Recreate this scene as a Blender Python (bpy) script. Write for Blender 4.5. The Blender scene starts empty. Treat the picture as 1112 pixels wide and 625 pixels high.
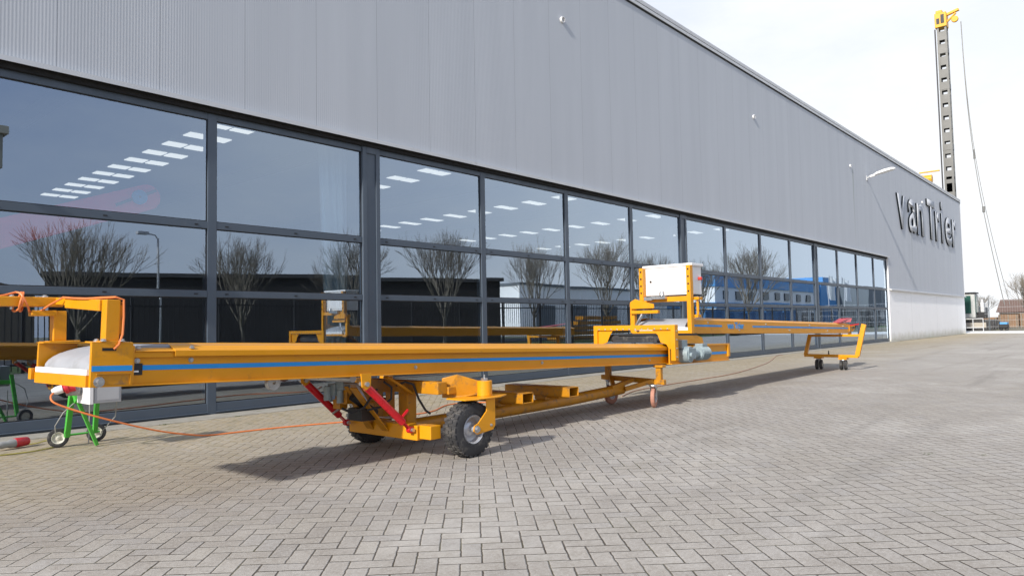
import bpy, math, random
from mathutils import Vector as V, Matrix
random.seed(7)
R = math.radians
scene = bpy.context.scene
COL = scene.collection

# ------------------------------------------------------------------ helpers
class MB:
    """mesh builder: collects solids, builds ONE mesh object"""
    def __init__(s, M=None):
        s.v = []; s.f = []; s.M = M; s.marks = []
    def add(s, vs, fs):
        b = len(s.v); s.marks.append((b, len(s.f)))
        for p in vs:
            p = V(p)
            s.v.append(s.M @ p if s.M else p)
        s.f += [tuple(b + i for i in f) for f in fs]
        return s
    def box(s, a, b):
        x0, y0, z0 = (min(a[i], b[i]) for i in range(3)); x1, y1, z1 = (max(a[i], b[i]) for i in range(3))
        return s.add([(x0,y0,z0),(x1,y0,z0),(x1,y1,z0),(x0,y1,z0),(x0,y0,z1),(x1,y0,z1),(x1,y1,z1),(x0,y1,z1)],
                     [(0,3,2,1),(4,5,6,7),(0,1,5,4),(1,2,6,5),(2,3,7,6),(3,0,4,7)])
    def prism(s, pts, ex):
        ex = V(ex); n = len(pts); P = [V(p) for p in pts]
        nm = V((0,0,0))
        for i in range(n): nm += P[i].cross(P[(i+1) % n])
        if nm.dot(ex) > 0: P = P[::-1]
        return s.add(P + [p + ex for p in P], [tuple(range(n)), tuple(range(2*n-1, n-1, -1))] +
                     [(i, i+n, (i+1) % n + n, (i+1) % n) for i in range(n)])
    def bar(s, p, q, w, h, up=(0,0,1)):
        p, q = V(p), V(q); d = (q-p).normalized(); u = V(up)
        if abs(d.dot(u)) > .98: u = V((0,1,0))
        r = d.cross(u).normalized(); t = r.cross(d)
        c = [r*w/2+t*h/2, -r*w/2+t*h/2, -r*w/2-t*h/2, r*w/2-t*h/2]
        return s.add([p+k for k in c] + [q+k for k in c], [(0,1,2,3),(7,6,5,4)] + [(i,(i+4),(i+1)%4+4,(i+1)%4) for i in range(4)])
    def cyl(s, p, q, r0, r1=None, n=20, caps=True):
        if r1 is None: r1 = r0
        p, q = V(p), V(q); d = (q-p).normalized()
        u = V((0,0,1)) if abs(d.z) < .9 else V((1,0,0))
        a = d.cross(u).normalized(); b = d.cross(a)
        vs = []
        for c, r in ((p, r0), (q, r1)):
            for i in range(n):
                t = 2*math.pi*i/n; vs.append(c + (a*math.cos(t) + b*math.sin(t))*r)
        fs = [(i, (i+1) % n, (i+1) % n + n, i+n) for i in range(n)]
        if caps: fs += [tuple(range(n-1, -1, -1)), tuple(range(n, 2*n))]
        return s.add(vs, fs)
    def tube(s, pts, r, n=8, taper=None):
        P = [V(p) for p in pts]; m = len(P); vs = []
        a = None
        for i, p in enumerate(P):
            d = (P[min(i+1, m-1)] - P[max(i-1, 0)]).normalized()
            if a is None:
                u = V((0,0,1)) if abs(d.z) < .9 else V((1,0,0)); a = d.cross(u).normalized()
            a = (a - d*a.dot(d)).normalized(); b = d.cross(a)
            rr = r if taper is None else r + (taper-r)*i/(m-1)
            for k in range(n):
                t = 2*math.pi*k/n; vs.append(p + (a*math.cos(t)+b*math.sin(t))*rr)
        fs = [(i*n+k, i*n+(k+1) % n, (i+1)*n+(k+1) % n, (i+1)*n+k) for i in range(m-1) for k in range(n)]
        fs += [tuple(range(n-1,-1,-1)), tuple(range((m-1)*n, m*n))]
        return s.add(vs, fs)
    def lathe(s, prof, o, ax=(0,1,0), n=40):
        """profile [(r, h)] closed loop around axis ax at o"""
        o, d = V(o), V(ax).normalized(); u = V((0,0,1)) if abs(d.z) < .9 else V((1,0,0))
        a = d.cross(u).normalized(); b = d.cross(a); m = len(prof); vs = []
        for i in range(n):
            t = 2*math.pi*i/n; e = a*math.cos(t)+b*math.sin(t)
            for r, h in prof: vs.append(o + e*r + d*h)
        fs = [(i*m+j, i*m+(j+1) % m, ((i+1) % n)*m+(j+1) % m, ((i+1) % n)*m+j) for i in range(n) for j in range(m)]
        return s.add(vs, fs)
    def build(s, name, mat, parent=None, smooth=False, bevel=0, mats=None, midx=None):
        base = wloc(parent)
        me = bpy.data.meshes.new(name)
        me.from_pydata([tuple(p - base) for p in s.v], [], s.f)
        me.validate()
        import bmesh
        bm = bmesh.new(); bm.from_mesh(me); bmesh.ops.recalc_face_normals(bm, faces=bm.faces); bm.to_mesh(me); bm.free()
        me.materials.append(mat)
        for m in (mats or []): me.materials.append(m)
        if midx:
            for p in me.polygons: p.material_index = midx(p)
        if smooth:
            me.polygons.foreach_set('use_smooth', [True]*len(me.polygons))
            try: me.set_sharp_from_angle(angle=R(35))
            except Exception: pass
        o = bpy.data.objects.new(name, me); COL.objects.link(o); o.parent = parent
        if bevel:
            md = o.modifiers.new('bevel', 'BEVEL'); md.width = bevel; md.segments = 2; md.limit_method = 'ANGLE'; md.angle_limit = R(40)
        return o

def build_each(mb, name, mat, parent, per=1, **kw):
    """every `per` solids of the builder become an object of their own"""
    out = []; mk = mb.marks + [(len(mb.v), len(mb.f))]
    for i in range(0, len(mb.marks), per):
        (v0, f0), (v1, f1) = mk[i], mk[min(i+per, len(mb.marks))]
        m2 = MB(); m2.v = mb.v[v0:v1]; m2.f = [tuple(k-v0 for k in f) for f in mb.f[f0:f1]]
        out.append(m2.build(name, mat, parent, **kw))
    return out
def wloc(o):
    l = V((0,0,0))
    while o is not None: l = l + o.location; o = o.parent
    return l
def tag(o, label=None, cat=None, group=None, kind=None):
    for k, x in (('label', label), ('category', cat), ('group', group), ('kind', kind)):
        if x: o[k] = x
    return o
def thing(name, label, cat, loc=(0,0,0), group=None):
    o = bpy.data.objects.new(name, None); COL.objects.link(o); o.location = loc; o.empty_display_size = .2
    return tag(o, label, cat, group)
def copy_tree(o, parent=None):
    c = o.copy(); COL.objects.link(c); c.parent = parent
    for ch in [x for x in bpy.data.objects if x.parent == o and x is not c]: copy_tree(ch, c)
    return c

# ------------------------------------------------------------------ materials
class NT:
    def new_sep(s, vec):
        n = s.new('ShaderNodeSeparateXYZ'); s.l.new(vec, n.inputs[0]); return n.outputs[0]
    def __init__(s, m): s.t = m.node_tree; s.n = s.t.nodes; s.l = s.t.links
    def new(s, k, **kw):
        n = s.n.new(k)
        for a, b in kw.items(): setattr(n, a, b)
        return n
    def put(s, sock, v):
        if hasattr(v, 'links') or isinstance(v, bpy.types.NodeSocket): s.l.new(v, sock)
        elif v is not None: sock.default_value = v
    def m(s, op, a, b=None, c=None):
        n = s.new('ShaderNodeMath', operation=op)
        for i, x in enumerate((a, b, c)):
            if x is not None: s.put(n.inputs[i], x)
        return n.outputs[0]
    def mix(s, f, a, b, mode='MIX'):
        n = s.new('ShaderNodeMix', data_type='RGBA', blend_type=mode)
        s.put(n.inputs[0], f); s.put(n.inputs[6], a if not isinstance(a, tuple) or len(a) == 4 else a+(1,)); s.put(n.inputs[7], b if not isinstance(b, tuple) or len(b) == 4 else b+(1,))
        return n.outputs[2]
    def noise(s, vec, scale, detail=3, rough=.5):
        n = s.new('ShaderNodeTexNoise'); s.put(n.inputs['Vector'], vec); n.inputs['Scale'].default_value = scale
        n.inputs['Detail'].default_value = detail; n.inputs['Roughness'].default_value = rough
        return n.outputs[0]
    def ramp(s, v, lo, hi, a=0., b=1.):
        n = s.new('ShaderNodeMapRange'); n.clamp = True
        s.put(n.inputs[0], v)
        for i, x in zip((1,2,3,4), (lo, hi, a, b)): n.inputs[i].default_value = x
        return n.outputs[0]
def mat(name, col=(.5,.5,.5), rough=.5, metal=0., var=.08, scale=3., bump=0., bscale=60., spec=None, dirt=None):
    m = bpy.data.materials.new(name); m.use_nodes = True; t = NT(m); b = t.n['Principled BSDF']
    b.inputs['Roughness'].default_value = rough; b.inputs['Metallic'].default_value = metal
    if spec is not None: b.inputs['Specular IOR Level'].default_value = spec
    tc = t.new('ShaderNodeTexCoord').outputs['Object']
    n = t.noise(tc, scale, 4, .6)
    f = t.ramp(n, .3, .7)
    c = t.mix(f, tuple(x*(1-var) for x in col), tuple(min(1, x*(1+var)) for x in col))
    if dirt:
        dn = t.ramp(t.noise(tc, dirt[2], 6, .7), dirt[1], dirt[1]+.12)
        c = t.mix(t.m('MULTIPLY', dn, dirt[3]), c, dirt[0])
    t.put(b.inputs['Base Color'], c)
    t.put(b.inputs['Roughness'], t.ramp(t.noise(tc, scale*4, 3), .3, .7, max(0, rough-.08), min(1, rough+.08)))
    if bump:
        bn = t.new('ShaderNodeBump'); bn.inputs['Strength'].default_value = bump; bn.inputs['Distance'].default_value = .01
        t.put(bn.inputs['Height'], t.noise(tc, bscale, 4)); t.put(b.inputs['Normal'], bn.outputs[0])
    return m
ORANGE = mat('orange_paint', (.68,.285,.004), .36, 0, .05, 2, .04, 120, dirt=((.30,.15,.04), .60, 9, .45))
ORANGED = mat('orange_paint_worn', (.50,.212,.006), .45, 0, .10, 5, .06, 90, dirt=((.15,.10,.06), .53, 11, .7))
RED = mat('red_paint', (.60,.010,.020), .32, 0, .06, 4)
REDP = mat('red_plastic', (.5,.02,.03), .4, 0, .05, 8)
BLUE = mat('blue_stripe', (.015,.27,.66), .4, 0, .04, 6)
GREEN = mat('green_paint', (.07,.42,.05), .38, 0, .08, 8, dirt=((.1,.15,.05), .6, 20, .4))
BELT = mat('grey_belt', (.33,.345,.37), .55, 0, .10, 6, .15, 200, dirt=((.22,.22,.22), .58, 5, .5))
WHITE = mat('white_plastic', (.80,.80,.79), .45, 0, .02, 3)
RUBBER = mat('black_rubber', (.028,.028,.030), .75, 0, .3, 12, .2, 80, dirt=((.14,.13,.115), .52, 9, .6))
PINKRUB = mat('pink_caster_tyre', (.42,.20,.14), .7, 0, .15, 20)
STEEL = mat('galvanised_steel', (.50,.51,.52), .35, .85, .12, 15)
RIM = mat('rim_silver', (.55,.56,.58), .4, .6, .15, 12)
CREAM = mat('cream_rim', (.62,.60,.52), .5, 0, .12, 15)
GREYB = mat('light_grey_enclosure', (.38,.39,.40), .45, 0, .03, 5)
MOTOR = mat('grey_motor_casting', (.25,.31,.33), .45, .1, .15, 25, .2, 60)
BLACK = mat('black_plastic', (.015,.015,.017), .5, 0, .2, 8)
CABLEO = mat('orange_cable', (.68,.19,.05), .5, 0, .08, 8)
CABLEY = mat('dirty_yellow_cable', (.32,.28,.06), .6, 0, .3, 8)
CABLEG = mat('grey_cable', (.3,.3,.29), .6, 0, .1, 8)
FRAME = mat('window_frame_blue_grey', (.075,.098,.128), .42, .1, .05, 2, dirt=((.13,.14,.15), .62, 6, .35))
DARK = mat('dark_gap', (.012,.012,.013), .8)
FLASH = mat('flashing_light_grey', (.55,.56,.57), .45, .2, .05, 2, dirt=((.25,.24,.2), .6, 3, .4))
PANELW0 = mat('white_concrete_panel', (.95,.95,.945), .75, 0, .02, .8, .04, 30, dirt=((.80,.80,.77), .58, 1.3, .5))
def panel_mat():
    m = PANELW0.copy(); m.name = 'white_wall_panel'; t = NT(m); b = t.n['Principled BSDF']
    tc = t.new('ShaderNodeTexCoord').outputs['Object']; sp = t.new('ShaderNodeSeparateXYZ'); t.l.new(tc, sp.inputs[0])
    old = b.inputs['Base Color'].links[0].from_socket
    k = t.m('FLOORED_MODULO', sp.outputs[0], 6.0); jt = t.m('LESS_THAN', t.m('ABSOLUTE', t.m('SUBTRACT', k, 3.)), .012)
    c = t.mix(t.m('MULTIPLY', jt, .6), old, (.35,.35,.34))
    n = t.noise(tc, 2.2, 5, .7)
    sd = t.ramp(t.m('ADD', sp.outputs[2], t.m('MULTIPLY', t.m('SUBTRACT', n, .5), .5)), .02, .42, .75, 0)
    c = t.mix(sd, c, (.52,.49,.38)); t.put(b.inputs['Base Color'], c); return m
PANELW = panel_mat()
PLINTH = mat('plinth_concrete', (.30,.28,.235), .85, 0, .15, 4, .4, 60, dirt=((.14,.13,.08), .55, 5, .6))
INT = mat('interior_wall', (.30,.31,.34), .8, 0, .05, .4)
INTC = mat('interior_ceiling', (.50,.52,.58), .7, 0, .05, .4)
INTF = mat('interior_floor', (.16,.16,.17), .4, 0, .15, 1)
LETTER = mat('letter_face', (.455,.48,.515), .8, 0, .03, 2, spec=.08)
LETTERS = mat('letter_side_dark', (.008,.012,.016), .8, spec=.1)
WOOD = mat('brown_crates', (.24,.15,.09), .8, 0, .2, 2, dirt=((.2,.11,.05), .5, 1.5, .6))
MAST = mat('mast_grey', (.16,.16,.15), .5, .2, .12, 1)
YEL = mat('yellow_paint', (.70,.36,.01), .4, 0, .08, 2)
CABG = mat('green_cab_glass', (.03,.09,.07), .15)
BARK = mat('bare_bark', (.19,.165,.13), .9, 0, .25, 3, .5, 15)
SHED = mat('dark_shed_cladding', (.016,.015,.014), .7, 0, .2, .6)
BWHITE = mat('white_render', (.88,.88,.86), .8, 0, .06, .3)
BBLUE = mat('blue_cladding', (.09,.30,.60), .5, 0, .06, .5)
BGREY = mat('grey_cladding', (.13,.15,.165), .6, 0, .06, .4)
DGLASS = mat('dark_window_glass', (.03,.04,.05), .1)
TEAL = mat('pale_teal_fabric', (.55,.68,.72), .85, 0, .08, 1)
GRASS = mat('verge_grass', (.06,.10,.02), .95, 0, .4, 6, .6, 40)
SOIL = mat('terrain_soil', (.19,.17,.12), .95, 0, .25, .4, .4, 5, dirt=((.09,.12,.03), .5, .25, .8))
CONC = mat('pale_concrete', (.70,.69,.64), .85, 0, .06, .8)
HEDGE = mat('hedge_leaf', (.05,.08,.02), .9, 0, .3, 3)

def emit(name, col, st):
    m = bpy.data.materials.new(name); m.use_nodes = True; b = m.node_tree.nodes['Principled BSDF']
    b.inputs['Base Color'].default_value = (.8,.8,.8,1); b.inputs['Emission Color'].default_value = col+(1,); b.inputs['Emission Strength'].default_value = st
    return m
LAMP = emit('ceiling_lamp_glow', (1,.98,.90), .85)

def glass_mat():
    m = bpy.data.materials.new('window_glass'); m.use_nodes = True; t = NT(m)
    for n in list(t.n):
        if n.type == 'BSDF_PRINCIPLED': t.n.remove(n)
    out = [n for n in t.n if n.type == 'OUTPUT_MATERIAL'][0]
    tc = t.new('ShaderNodeTexCoord').outputs['Object']
    bn = t.new('ShaderNodeBump'); bn.inputs['Strength'].default_value = .09; bn.inputs['Distance'].default_value = .01
    t.put(bn.inputs['Height'], t.noise(tc, .9, 1))
    lw = t.new('ShaderNodeLayerWeight'); lw.inputs['Blend'].default_value = .5; geo = t.new('ShaderNodeNewGeometry')
    # reflectance of a coated double pane: ~.29 head on, rising towards grazing
    ff = t.m('MULTIPLY', t.m('ADD', .355, t.m('MULTIPLY', .63, t.m('POWER', lw.outputs['Facing'], 1.9))), t.m('SUBTRACT', 1., geo.outputs['Backfacing']))
    g = t.new('ShaderNodeBsdfGlossy'); g.inputs['Roughness'].default_value = .004; g.inputs['Color'].default_value = (.72,.85,1,1)
    t.l.new(bn.outputs[0], g.inputs['Normal'])
    tr = t.new('ShaderNodeBsdfTransparent'); tr.inputs['Color'].default_value = (.90,.93,.95,1)
    mx = t.new('ShaderNodeMixShader'); t.l.new(ff, mx.inputs[0]); t.l.new(tr.outputs[0], mx.inputs[1]); t.l.new(g.outputs[0], mx.inputs[2])
    t.l.new(mx.outputs[0], out.inputs[0])
    return m
GLASS = glass_mat()

def cladding_mat():
    m = bpy.data.materials.new('silver_grey_cladding'); m.use_nodes = True; t = NT(m); b = t.n['Principled BSDF']
    tc = t.new('ShaderNodeTexCoord').outputs['Object']; sp = t.new('ShaderNodeSeparateXYZ'); t.l.new(tc, sp.inputs[0])
    mp = t.new('ShaderNodeMapping'); t.l.new(tc, mp.inputs[0]); mp.inputs['Scale'].default_value = (1.6,1,.12)
    st = t.ramp(t.noise(mp.outputs[0], 1.2, 5, .6), .3, .7)
    c = t.mix(st, (.462,.487,.520), (.502,.527,.560))
    # per-sheet tone (1.1 m sheets)
    k = t.m('FLOOR', t.m('DIVIDE', t.m('SUBTRACT', sp.outputs[0], 2.57), 1.1))
    wn = t.new('ShaderNodeTexWhiteNoise', noise_dimensions='1D'); t.l.new(k, wn.inputs['W'])
    c = t.mix(t.ramp(wn.outputs[0], 0, 1, 0, .07), c, (.44,.465,.50))
    # dirt runs below the overflow spouts
    x, z = sp.outputs[0], sp.outputs[2]; tot = None
    wob = t.m('MULTIPLY', t.m('SUBTRACT', t.noise(tc, .9, 3), .5), .12)
    for x0, w, L in ((11.85,.085,3.0),(21.68,.12,3.4),(31.55,.12,3.0),(44.5,.1,1.2)):
        d = t.m('ABSOLUTE', t.m('SUBTRACT', t.m('ADD', x, wob), x0))
        a = t.m('MULTIPLY', t.ramp(d, w*.5, w*1.2, 1, 0), t.m('MULTIPLY', t.ramp(z, 7.38, 7.3, 0, 1), t.ramp(z, 7.3-L, 7.2, .15, .8)))
        tot = a if tot is None else t.m('MAXIMUM', tot, a)
    c = t.mix(t.m('MULTIPLY', tot, .75), c, (.28,.31,.28))
    t.put(b.inputs['Base Color'], c); b.inputs['Roughness'].default_value = .6; b.inputs['Specular IOR Level'].default_value = .08
    return m
CLAD = cladding_mat()

def paving_mat():
    m = bpy.data.materials.new('herringbone_paving'); m.use_nodes = True; t = NT(m); b = t.n['Principled BSDF']
    tc = t.new('ShaderNodeTexCoord').outputs['Object']
    mp = t.new('ShaderNodeMapping'); t.l.new(tc, mp.inputs[0]); W = .0985
    mp.inputs['Rotation'].default_value = (0,0,R(-44.3)); 
    # slight waviness of the laid rows and of each edge
    wv = t.new('ShaderNodeTexNoise'); wv.inputs['Scale'].default_value = .5; t.l.new(mp.outputs[0], wv.inputs['Vector'])
    we = t.new('ShaderNodeTexNoise'); we.inputs['Scale'].default_value = 30; we.inputs['Detail'].default_value = 3; t.l.new(mp.outputs[0], we.inputs['Vector'])
    def vm(op, a, b_=None, s_=None):
        n = t.new('ShaderNodeVectorMath', operation=op); t.put(n.inputs[0], a)
        if b_ is not None: t.put(n.inputs[1], b_)
        if s_ is not None: n.inputs[3].default_value = s_
        return n.outputs[0]
    P = vm('ADD', mp.outputs[0], vm('SCALE', vm('SUBTRACT', wv.outputs[1], (.5,.5,.5)), None, .05))
    P = vm('ADD', P, vm('SCALE', vm('SUBTRACT', we.outputs[1], (.5,.5,.5)), None, .0085))
    P = vm('SCALE', P, None, 1/W)
    sp = t.new('ShaderNodeSeparateXYZ'); t.l.new(P, sp.inputs[0]); x, y = sp.outputs[0], sp.outputs[1]
    i, j = t.m('FLOOR', x), t.m('FLOOR', y); fx, fy = t.m('SUBTRACT', x, i), t.m('SUBTRACT', y, j)
    k = t.m('FLOORED_MODULO', t.m('ADD', t.m('SUBTRACT', i, j), .5), 4.)
    def between(lo, hi): return t.m('MULTIPLY', t.m('GREATER_THAN', k, lo), t.m('LESS_THAN', k, hi))
    k1, k2, isV = between(1, 2), between(2, 3), t.m('GREATER_THAN', k, 2.)
    def sel(a, c): return t.m('ADD', t.m('MULTIPLY', a, t.m('SUBTRACT', 1., isV)), t.m('MULTIPLY', c, isV))
    u = sel(t.m('ADD', fx, k1), t.m('ADD', fy, k2)); v = sel(fy, fx)
    d = t.m('MULTIPLY', t.m('MINIMUM', t.m('MINIMUM', u, t.m('SUBTRACT', 2., u)), t.m('MINIMUM', v, t.m('SUBTRACT', 1., v))), W)
    cx = t.new('ShaderNodeCombineXYZ'); t.put(cx.inputs[0], t.m('SUBTRACT', i, k1)); t.put(cx.inputs[1], t.m('SUBTRACT', j, k2)); t.put(cx.inputs[2], isV)
    wn = t.new('ShaderNodeTexWhiteNoise', noise_dimensions='3D'); t.l.new(cx.outputs[0], wn.inputs['Vector'])
    rs = t.new('ShaderNodeSeparateColor'); t.l.new(wn.outputs[1], rs.inputs[0])
    r1, r2, r3 = rs.outputs[0], rs.outputs[1], rs.outputs[2]
    # joint width varies from place to place
    jw = t.ramp(t.noise(tc, 3.1, 3), .3, .7, .0014, .0040)
    jm = t.m('SUBTRACT', 1., t.m('SMOOTH_MIN', 1., t.m('MAXIMUM', t.m('DIVIDE', t.m('SUBTRACT', d, jw), .0022), 0.), .1))
    # brick faces
    c = t.mix(r1, (.315,.286,.248), (.385,.355,.308))
    c = t.mix(t.ramp(r2, .6, 1, 0, .6), c, (.315,.305,.295))
    c = t.mix(t.ramp(r3, .82, 1, 0, .5), c, (.41,.38,.32))
    big = t.noise(tc, .33, 5, .62)
    c = t.mix(t.ramp(big, .36, .64, .0, .55), c, (.47,.445,.41), 'MIX')
    c = t.mix(t.ramp(t.noise(tc, 1.3, 5, .65), .50, .72, 0, .55), c, (.245,.22,.19))
    c = t.mix(t.ramp(t.noise(tc, 38, 5, .75), .44, .64, 0, .55), c, (.215,.185,.15))
    c = t.mix(t.ramp(d, .004, .014, .28, 0), c, (.50,.475,.43))
    fine = t.noise(tc, 260, 2, .6); c = t.mix(t.ramp(fine, .40, .70, 0, .55), c, (.13,.115,.10))
    c = t.mix(t.ramp(t.noise(tc, 70, 4, .75), .54, .68, 0, .65), c, (.50,.475,.43))
    vo = t.new('ShaderNodeTexVoronoi'); vo.inputs['Scale'].default_value = 9; t.l.new(tc, vo.inputs['Vector'])
    vs = t.new('ShaderNodeSeparateColor'); t.l.new(vo.outputs['Color'], vs.inputs[0])
    dot = t.m('MULTIPLY', t.ramp(vo.outputs['Distance'], .05, .08, 1, 0), t.m('GREATER_THAN', vs.outputs[0], .93))
    c = t.mix(t.m('MULTIPLY', dot, .8), c, (.6,.58,.54))
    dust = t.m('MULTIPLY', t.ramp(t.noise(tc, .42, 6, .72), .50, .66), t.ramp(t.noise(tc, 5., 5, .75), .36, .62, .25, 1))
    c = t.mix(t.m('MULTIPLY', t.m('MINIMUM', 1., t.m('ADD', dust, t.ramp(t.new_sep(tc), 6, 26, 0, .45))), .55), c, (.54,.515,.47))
    mk = t.new('ShaderNodeMapping'); t.l.new(tc, mk.inputs[0]); mk.inputs['Rotation'].default_value = (0,0,R(-7)); mk.inputs['Scale'].default_value = (.10,1.5,1)
    c = t.mix(t.ramp(t.noise(mk.outputs[0], 1.3, 5, .6), .56, .68, 0, .42), c, (.20,.185,.165))
    # sand and moss: in the joints, and a band along the wall
    s0 = t.new('ShaderNodeSeparateXYZ'); t.l.new(tc, s0.inputs[0])
    nz = t.noise(tc, .8, 5, .6)
    band = t.ramp(t.m('ADD', s0.outputs[1], t.m('MULTIPLY', t.m('SUBTRACT', nz, .5), 3.2)), -4.6, -1.3)
    patch = t.ramp(t.noise(tc, 14, 5, .7), .42, .62)
    c = t.mix(t.m('MULTIPLY', band, t.ramp(patch, 0, 1, .38, .9)), c, (.36,.285,.165))
    c = t.mix(t.m('MULTIPLY', t.m('MULTIPLY', band, band), t.ramp(t.noise(tc, 6, 5, .7), .52, .66, 0, .55)), c, (.13,.13,.055))
    moss = t.ramp(t.noise(tc, 2.1, 5, .7), .50, .66)
    jc = t.mix(moss, (.060,.047,.034), (.085,.078,.035))
    jc = t.mix(t.m('MULTIPLY', band, .8), jc, (.20,.16,.09))
    fillj = t.m('MULTIPLY', t.ramp(t.noise(tc, .55, 5, .65), .42, .66, 1., .75), t.ramp(s0.outputs[0], 6.5, 15, 1., .5))
    fillj = t.m('MULTIPLY', fillj, t.ramp(t.noise(tc, 7, 4, .7), .38, .62, .8, 1.))
    col = t.mix(t.m('MULTIPLY', jm, fillj), c, jc)
    t.put(b.inputs['Base Color'], col); b.inputs['Roughness'].default_value = .86; b.inputs['Specular IOR Level'].default_value = .3
    # heights: chamfered bricks, each seated a little differently, plus grain
    h = t.m('MULTIPLY', t.ramp(d, .0005, .0065), .0040)
    h = t.m('ADD', h, t.m('MULTIPLY', r3, .0012))
    tilt = t.m('ADD', t.m('MULTIPLY', t.m('MULTIPLY', u, t.m('SUBTRACT', r1, .5)), .0016), t.m('MULTIPLY', t.m('MULTIPLY', v, t.m('SUBTRACT', r2, .5)), .0022))
    h = t.m('ADD', h, tilt); h = t.m('ADD', h, t.m('MULTIPLY', t.noise(tc, 130, 4, .6), .0016))
    bn = t.new('ShaderNodeBump'); bn.inputs['Strength'].default_value = .9; bn.inputs['Distance'].default_value = 1.0
    t.put(bn.inputs['Height'], h); t.put(b.inputs['Normal'], bn.outputs[0])
    return m
PAVE = paving_mat()

# ------------------------------------------------------------------ setting
def sheet(name, mat_, x0, x1, y0, y1, z, kind='structure'):
    o = MB().add([(x0,y0,z),(x1,y0,z),(x1,y1,z),(x0,y1,z)], [(0,1,2,3)]).build(name, mat_); tag(o, kind=kind); return o
sheet('terrain', SOIL, -500, 900, -600, 600, -.012)
sheet('paved_yard', PAVE, -30, 54.6, -14.5, -.44, 0)
sheet('concrete_apron', CONC, 54.6, 64.5, -60, 30, -.004)
sheet('verge', GRASS, -60, 140, -20.5, -15.2, -.004)
sheet('road', mat('asphalt', (.055,.055,.058), .9, 0, .15, 2, .3, 80), -80, 300, -17.6-11, -20.9, -.006)

# ------------------------------------------------------------------ warehouse
WX0, WX1 = -14., 55.7
bld = thing('warehouse', 'long silver grey clad warehouse with a continuous band of tall dark framed windows', 'warehouse', (20,0,0))
K0 = 4.36; MOD = 2.52
edges = [K0 + MOD*(k) for k in range(-3, 14)]
wxL, wxR = edges[0], edges[-1]-0.35
ZT = 3.85
# ribbed cladding: real ribs
def ribbed(x0, x1, z0, z1, y, pitch=.0333, dep=.0008):
    mb = MB(); x = x0; prof = []
    n = int((x1-x0)/pitch)
    for i in range(n+1):
        xx = x0 + i*(x1-x0)/n
        # joint between sheets: a narrow groove every 1.1 m
        prof += [(xx, 0), (xx+pitch*.30, 0), (xx+pitch*.5, dep), (xx+pitch*.8, dep)]
    prof = [p for p in prof if p[0] < x1] + [(x1, 0)]
    vs = []; fs = []
    for (a, d) in prof: vs += [(a, y-d, z0), (a, y-d, z1)]
    for i in range(len(prof)-1): fs.append((2*i, 2*i+2, 2*i+3, 2*i+1))
    mb.add(vs, fs); return mb
mb = MB()
xs = 2.57
sheets = []
while xs - 1.1 > WX0: xs -= 1.1
x = xs
while x < WX1:
    x2 = min(x+1.0975, WX1); 
    z0 = 3.98 if x < wxR+.05 else 2.42
    if x < wxR+.05 < x2:
        r = ribbed(x, wxR+.05, 3.98, 8.80, -.10); mb.add(r.v, r.f); r = ribbed(wxR+.05, x2, 2.42, 8.80, -.10); mb.add(r.v, r.f)
    else:
        r = ribbed(x, x2, z0, 8.80, -.10); mb.add(r.v, r.f)
    x += 1.1
if True:
    cl = mb.build('cladding', CLAD, bld)
g = MB(); g.box((WX0,-.093,3.98),(wxR+.05,-.02,8.82)); g.box((wxR+.05,-.093,2.42),(WX1-.01,-.02,8.82)); g.build('cladding_backing', DARK, bld)
MB().box((WX0,-.135,8.80),(WX1+.03,.35,8.835)).box((WX0,-.135,8.835),(WX1+.03,-.10,8.90)).box((WX0,-.135,8.70),(WX1+.02,-.118,8.78)).build('roof_edge', FLASH, bld, bevel=.004)
MB().box((WX0,-.115,8.66),(WX1,-.104,8.70)).build('shadow_joint', DARK, bld)
MB().box((WX0,.36,7.95),(WX1,32,8.3)).build('roof', BGREY, bld)
fl = MB(); fl.prism([(wxL-.1,-.10,3.98),(wxL-.1,-.175,3.955),(wxL-.1,-.175,3.90),(wxL-.1,-.165,3.90),(wxL-.1,-.10,3.925)], (wxR-wxL+.15,0,0))
fl.build('window_flashing', FLASH, bld)
fl = MB(); fl.prism([(wxR+.05,-.10,2.46),(wxR+.05,-.20,2.43),(wxR+.05,-.20,2.37),(wxR+.05,-.19,2.37),(wxR+.05,-.10,2.40)], (WX1-wxR-.05,0,0)); fl.build('wall_flashing', FLASH, bld)
MB().box((wxL,-.09,3.85),(wxR,.05,3.91)).box((wxL-.2,-.085,3.91),(wxR+.04,.25,4.02)).build('head_gap', DARK, bld)
# white reveal at the right end of the window band and the white wall
MB().box((wxR,-.10,2.42),(wxR+.045,.10,3.97)).build('window_reveal', WHITE, bld)
MB().box((wxR+.002,-.09,-.3),(WX1-.03,.25,2.41)).build('white_wall', PANELW, bld, bevel=.004)
MB().box((WX0,-.09,-.3),(wxL,.25,3.97)).build('end_wall', PANELW, bld)
MB().box((WX0,-.44,-.3),(wxR,-.02,.012)).build('plinth', PLINTH, bld, bevel=.01)
# corner trim and gable wall
MB().box((WX1-.02,-.118,2.44),(WX1+.03,-.04,8.70)).build('corner_trim', FLASH, bld)
MB().box((WX1-.02,-.04,-.3),(WX1+.02,32,8.80)).build('gable_wall', BGREY, bld)
MB().box((WX0-.02,.25,-.3),(WX0+.1,32,8.80)).build('far_gable_wall', BGREY, bld)
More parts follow.
